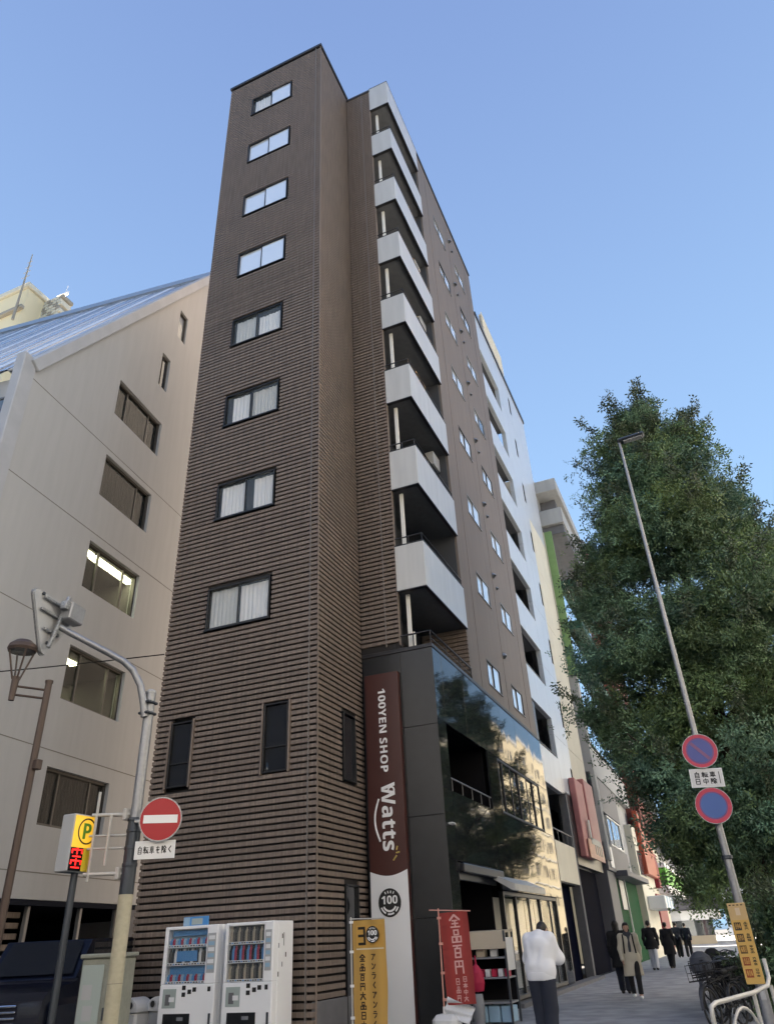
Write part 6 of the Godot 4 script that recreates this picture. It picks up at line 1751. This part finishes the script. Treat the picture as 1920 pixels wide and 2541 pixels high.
func person(label: String, at: Vector3, turn: float, h: float, pose: Dictionary, wear: Dictionary) -> Node3D:
	var o := thing("person", label, "person")
	var j := skeleton(pose)
	var cell: float = wear.get("cell", .018)
	var mb := MB.new()
	mb.put(blend(limbs(j, 0, "tnalf"), cell, .04), Transform3D.IDENTITY)
	mb.put(head_arrays(), Transform3D(j.hb, j.head))
	for k in ["l", "r"]:
		var d: Vector3 = (j["wr" + k] - j["el" + k]).normalized()
		var bs := Basis(Quaternion(Vector3(0, -1, 0), d))
		mb.put(hand_arrays(), Transform3D(bs * Basis.from_scale(Vector3(-1 if k == "r" else 1, 1, 1)), j["wr" + k]))
	done(o, "body", mb, M.skin)
	# hair
	var hr := [[Vector3(0, .055, -.03), Vector3(0, .06, .03), .079, .066], [Vector3(0, .03, -.05), Vector3(0, -.02, -.055), .066, .05], [Vector3(-.06, .05, .0), Vector3(-.062, .0, -.02), .028, .022], [Vector3(.06, .05, .0), Vector3(.062, .0, -.02), .028, .022], [Vector3(-.04, .085, .06), Vector3(.04, .085, .06), .03, .03]]
	if wear.get("long", false): hr.append_array([[Vector3(0, 0, -.06), Vector3(0, -.16, -.07), .065, .045], [Vector3(-.065, .02, -.01), Vector3(-.06, -.12, -.01), .03, .022], [Vector3(.065, .02, -.01), Vector3(.06, -.12, -.01), .03, .022]])
	mb = MB.new(); mb.put(blend(hr, .01, .03), Transform3D(j.hb, j.head)); done(o, "hair", mb, M.hair)
	# trousers
	var tr := []
	for k in ["l", "r"]:
		var w: float = wear.get("wide", .02)
		tr.append([j["hip" + k], j["kn" + k], .1 + w, .075 + w]); tr.append([j["kn" + k], j["an" + k] + Vector3(0, -.01, 0), .072 + w, .062 + w])
	tr.append([j.pelvis + Vector3(-.06, .0, 0), j.pelvis + Vector3(.06, .0, 0), .135, .135, .85]); tr.append([j.pelvis, j.waist, .14, .13, .8])
	done_arr(o, "trousers", blend(tr, cell, .03, {"lo": wear.get("hem", .06)}), wear.get("legs", M.cloth_navy))
	# shoes
	done_arr(o, "shoes", blend(limbs(j, .008, "f"), cell * .8, .02, {"lo": .002}), wear.get("feet", M.shoe))
	# upper garment
	var gt := limbs(j, wear.get("loose", .022), "ta")
	if wear.has("skirt"):
		var sk: float = wear.skirt
		gt.append([j.pelvis, Vector3(0, sk, .0), .155, .18, .8])
		gt.append([j.pelvis + Vector3(-.07, 0, 0), Vector3(-.12, sk, .03), .15, .14, .8]); gt.append([j.pelvis + Vector3(.07, 0, 0), Vector3(.12, sk, -.03), .15, .14, .8])
		gt.append([j.chest, j.pelvis, .145, .155, .8])
		done_arr(o, "coat", blend(gt, cell, .05, {"lo": sk}), wear.get("top", M.cloth_black))
	else:
		if wear.has("puff"):
			gt.append([j.waist + Vector3(-.06, -.06, 0), j.chest + Vector3(-.08, 0, -.02), .15, .14, .95]); gt.append([j.waist + Vector3(.06, -.06, 0), j.chest + Vector3(.08, 0, -.02), .15, .14, .95])
			gt.append([j.pelvis + Vector3(-.07, .03, 0), j.pelvis + Vector3(.07, .03, 0), .14, .14, .9])
		# soft vertical folds down the back and a roll above the waistband
		if wear.has("puff"):
			gt.append([j.chest + j.up * Vector3(0, .06, -.06), j.neck + j.up * Vector3(0, -.06, -.03), .13, .1])
			for q in [[-.13, -.05, -.02], [.02, .06, .1], [.14, .1, .04]]:
				gt.append([j.chest + j.up * Vector3(q[0], .02, -.12), j.waist + j.up * Vector3(q[1], -.04, -.14), .022, .03])
			gt.append([j.pelvis + j.up * Vector3(-.13, .06, -.03), j.pelvis + j.up * Vector3(.13, .09, -.03), .09, .09])
		var g := blend(gt, cell * .8, .07 if wear.has("puff") else .035, {"lo": wear.get("top_hem", .9)})
		done_arr(o, "jumper" if wear.has("puff") else "jacket", g, wear.get("top", M.cloth_black))
		if wear.has("puff"):
			var rb := [[j.pelvis + Vector3(-.07, -.02, 0), j.pelvis + Vector3(.07, -.02, 0), .155, .155, .95], [j.pelvis + Vector3(-.05, .04, 0), j.pelvis + Vector3(.05, .04, 0), .16, .16, .95]]
			done_arr(o, "waistband", blend(rb, cell, .03, {"lo": .845, "hi": .965}), wear.top)
	if wear.has("scarf"):
		done_arr(o, "scarf", blend([[j.neck + Vector3(-.05, -.01, .02), j.neck + Vector3(.05, -.01, .02), .075, .075], [j.neck + Vector3(.02, -.02, .08), j.chest + Vector3(.0, -.2, .15), .045, .035], [j.neck + Vector3(0, .02, -.04), j.neck + Vector3(0, 0, .05), .08, .075]], cell, .03), wear.scarf)
	if wear.has("strap"):
		for s in [-1.0, 1.0]:
			mb = MB.new(); mb.tube([j.chest + Vector3(s * .12, .16, -.06), j.chest + Vector3(s * .125, .17, .06), j.chest + Vector3(s * .13, .0, .16), j.waist + Vector3(s * .15, -.05, .15)], .022, .02, 7)
			done(o, "bag_strap", mb, wear.strap)
	o.position = at; o.rotation.y = turn; o.scale = Vector3.ONE * (h / 1.7)
	return o

func done_arr(o: Node3D, called: String, a: Array, m: Material) -> void:
	put(o, called, arrays_mesh(a), m)

func build_people() -> void:
	person("person in a loose white jumper and dark trousers leaning forward, seen from behind", Vector3(-3.0, .1, -12.65), deg_to_rad(172), 1.66, {"lean": .24, "bow": .8, "stride": .06, "shoulder": .165, "elbowl": Vector3(-.25, 1.12, .2), "wristl": Vector3(-.14, 1.08, .42), "elbowr": Vector3(.25, 1.12, .18), "wristr": Vector3(.14, 1.06, .4)}, {"top": M.cloth_white, "legs": M.cloth_navy, "puff": true, "loose": .034, "wide": .03, "hem": .05, "cell": .015, "top_hem": .88})
	person("person in a beige coat and dark scarf walking towards the viewer", Vector3(-2.8, .1, -21.45), deg_to_rad(8), 1.56, {"stride": .22, "shoulder": .18, "swing": .3}, {"top": M.cloth_beige, "legs": M.cloth_black, "feet": M.sign_white, "skirt": .5, "loose": .026, "hem": .1, "wide": .0, "long": true, "scarf": M.cloth_grey, "strap": M.cloth_black, "cell": .018})
	person("person in a black coat half hidden behind the beige coat", Vector3(-3.3, .1, -23.2), deg_to_rad(185), 1.64, {"stride": .1}, {"top": M.cloth_black, "skirt": .6, "long": true, "cell": .024})
	person("person in a black coat with pale trousers walking away down the pavement", Vector3(-3.75, .1, -35.6), deg_to_rad(178), 1.7, {"stride": .12, "shoulder": .21}, {"top": M.cloth_black, "legs": M.cloth_paleblue, "skirt": .72, "loose": .02, "wide": .01, "cell": .024})
	person("person in an all black coat beside the pale trousered walker", Vector3(-3.2, .1, -36.8), deg_to_rad(170), 1.62, {"stride": .16}, {"top": M.cloth_black, "legs": M.cloth_black, "skirt": .5, "cell": .028})
	person("person in a grey jacket far down the pavement, left of a pair", Vector3(-3.75, .1, -49.5), deg_to_rad(180), 1.68, {"stride": .2}, {"top": M.cloth_grey, "legs": M.cloth_black, "cell": .03, "top_hem": .84})
	person("person in a dark jacket far down the pavement, right of a pair", Vector3(-3.25, .1, -49.2), deg_to_rad(175), 1.62, {"stride": -.2}, {"top": M.cloth_navy, "legs": M.cloth_black, "cell": .03, "top_hem": .8})
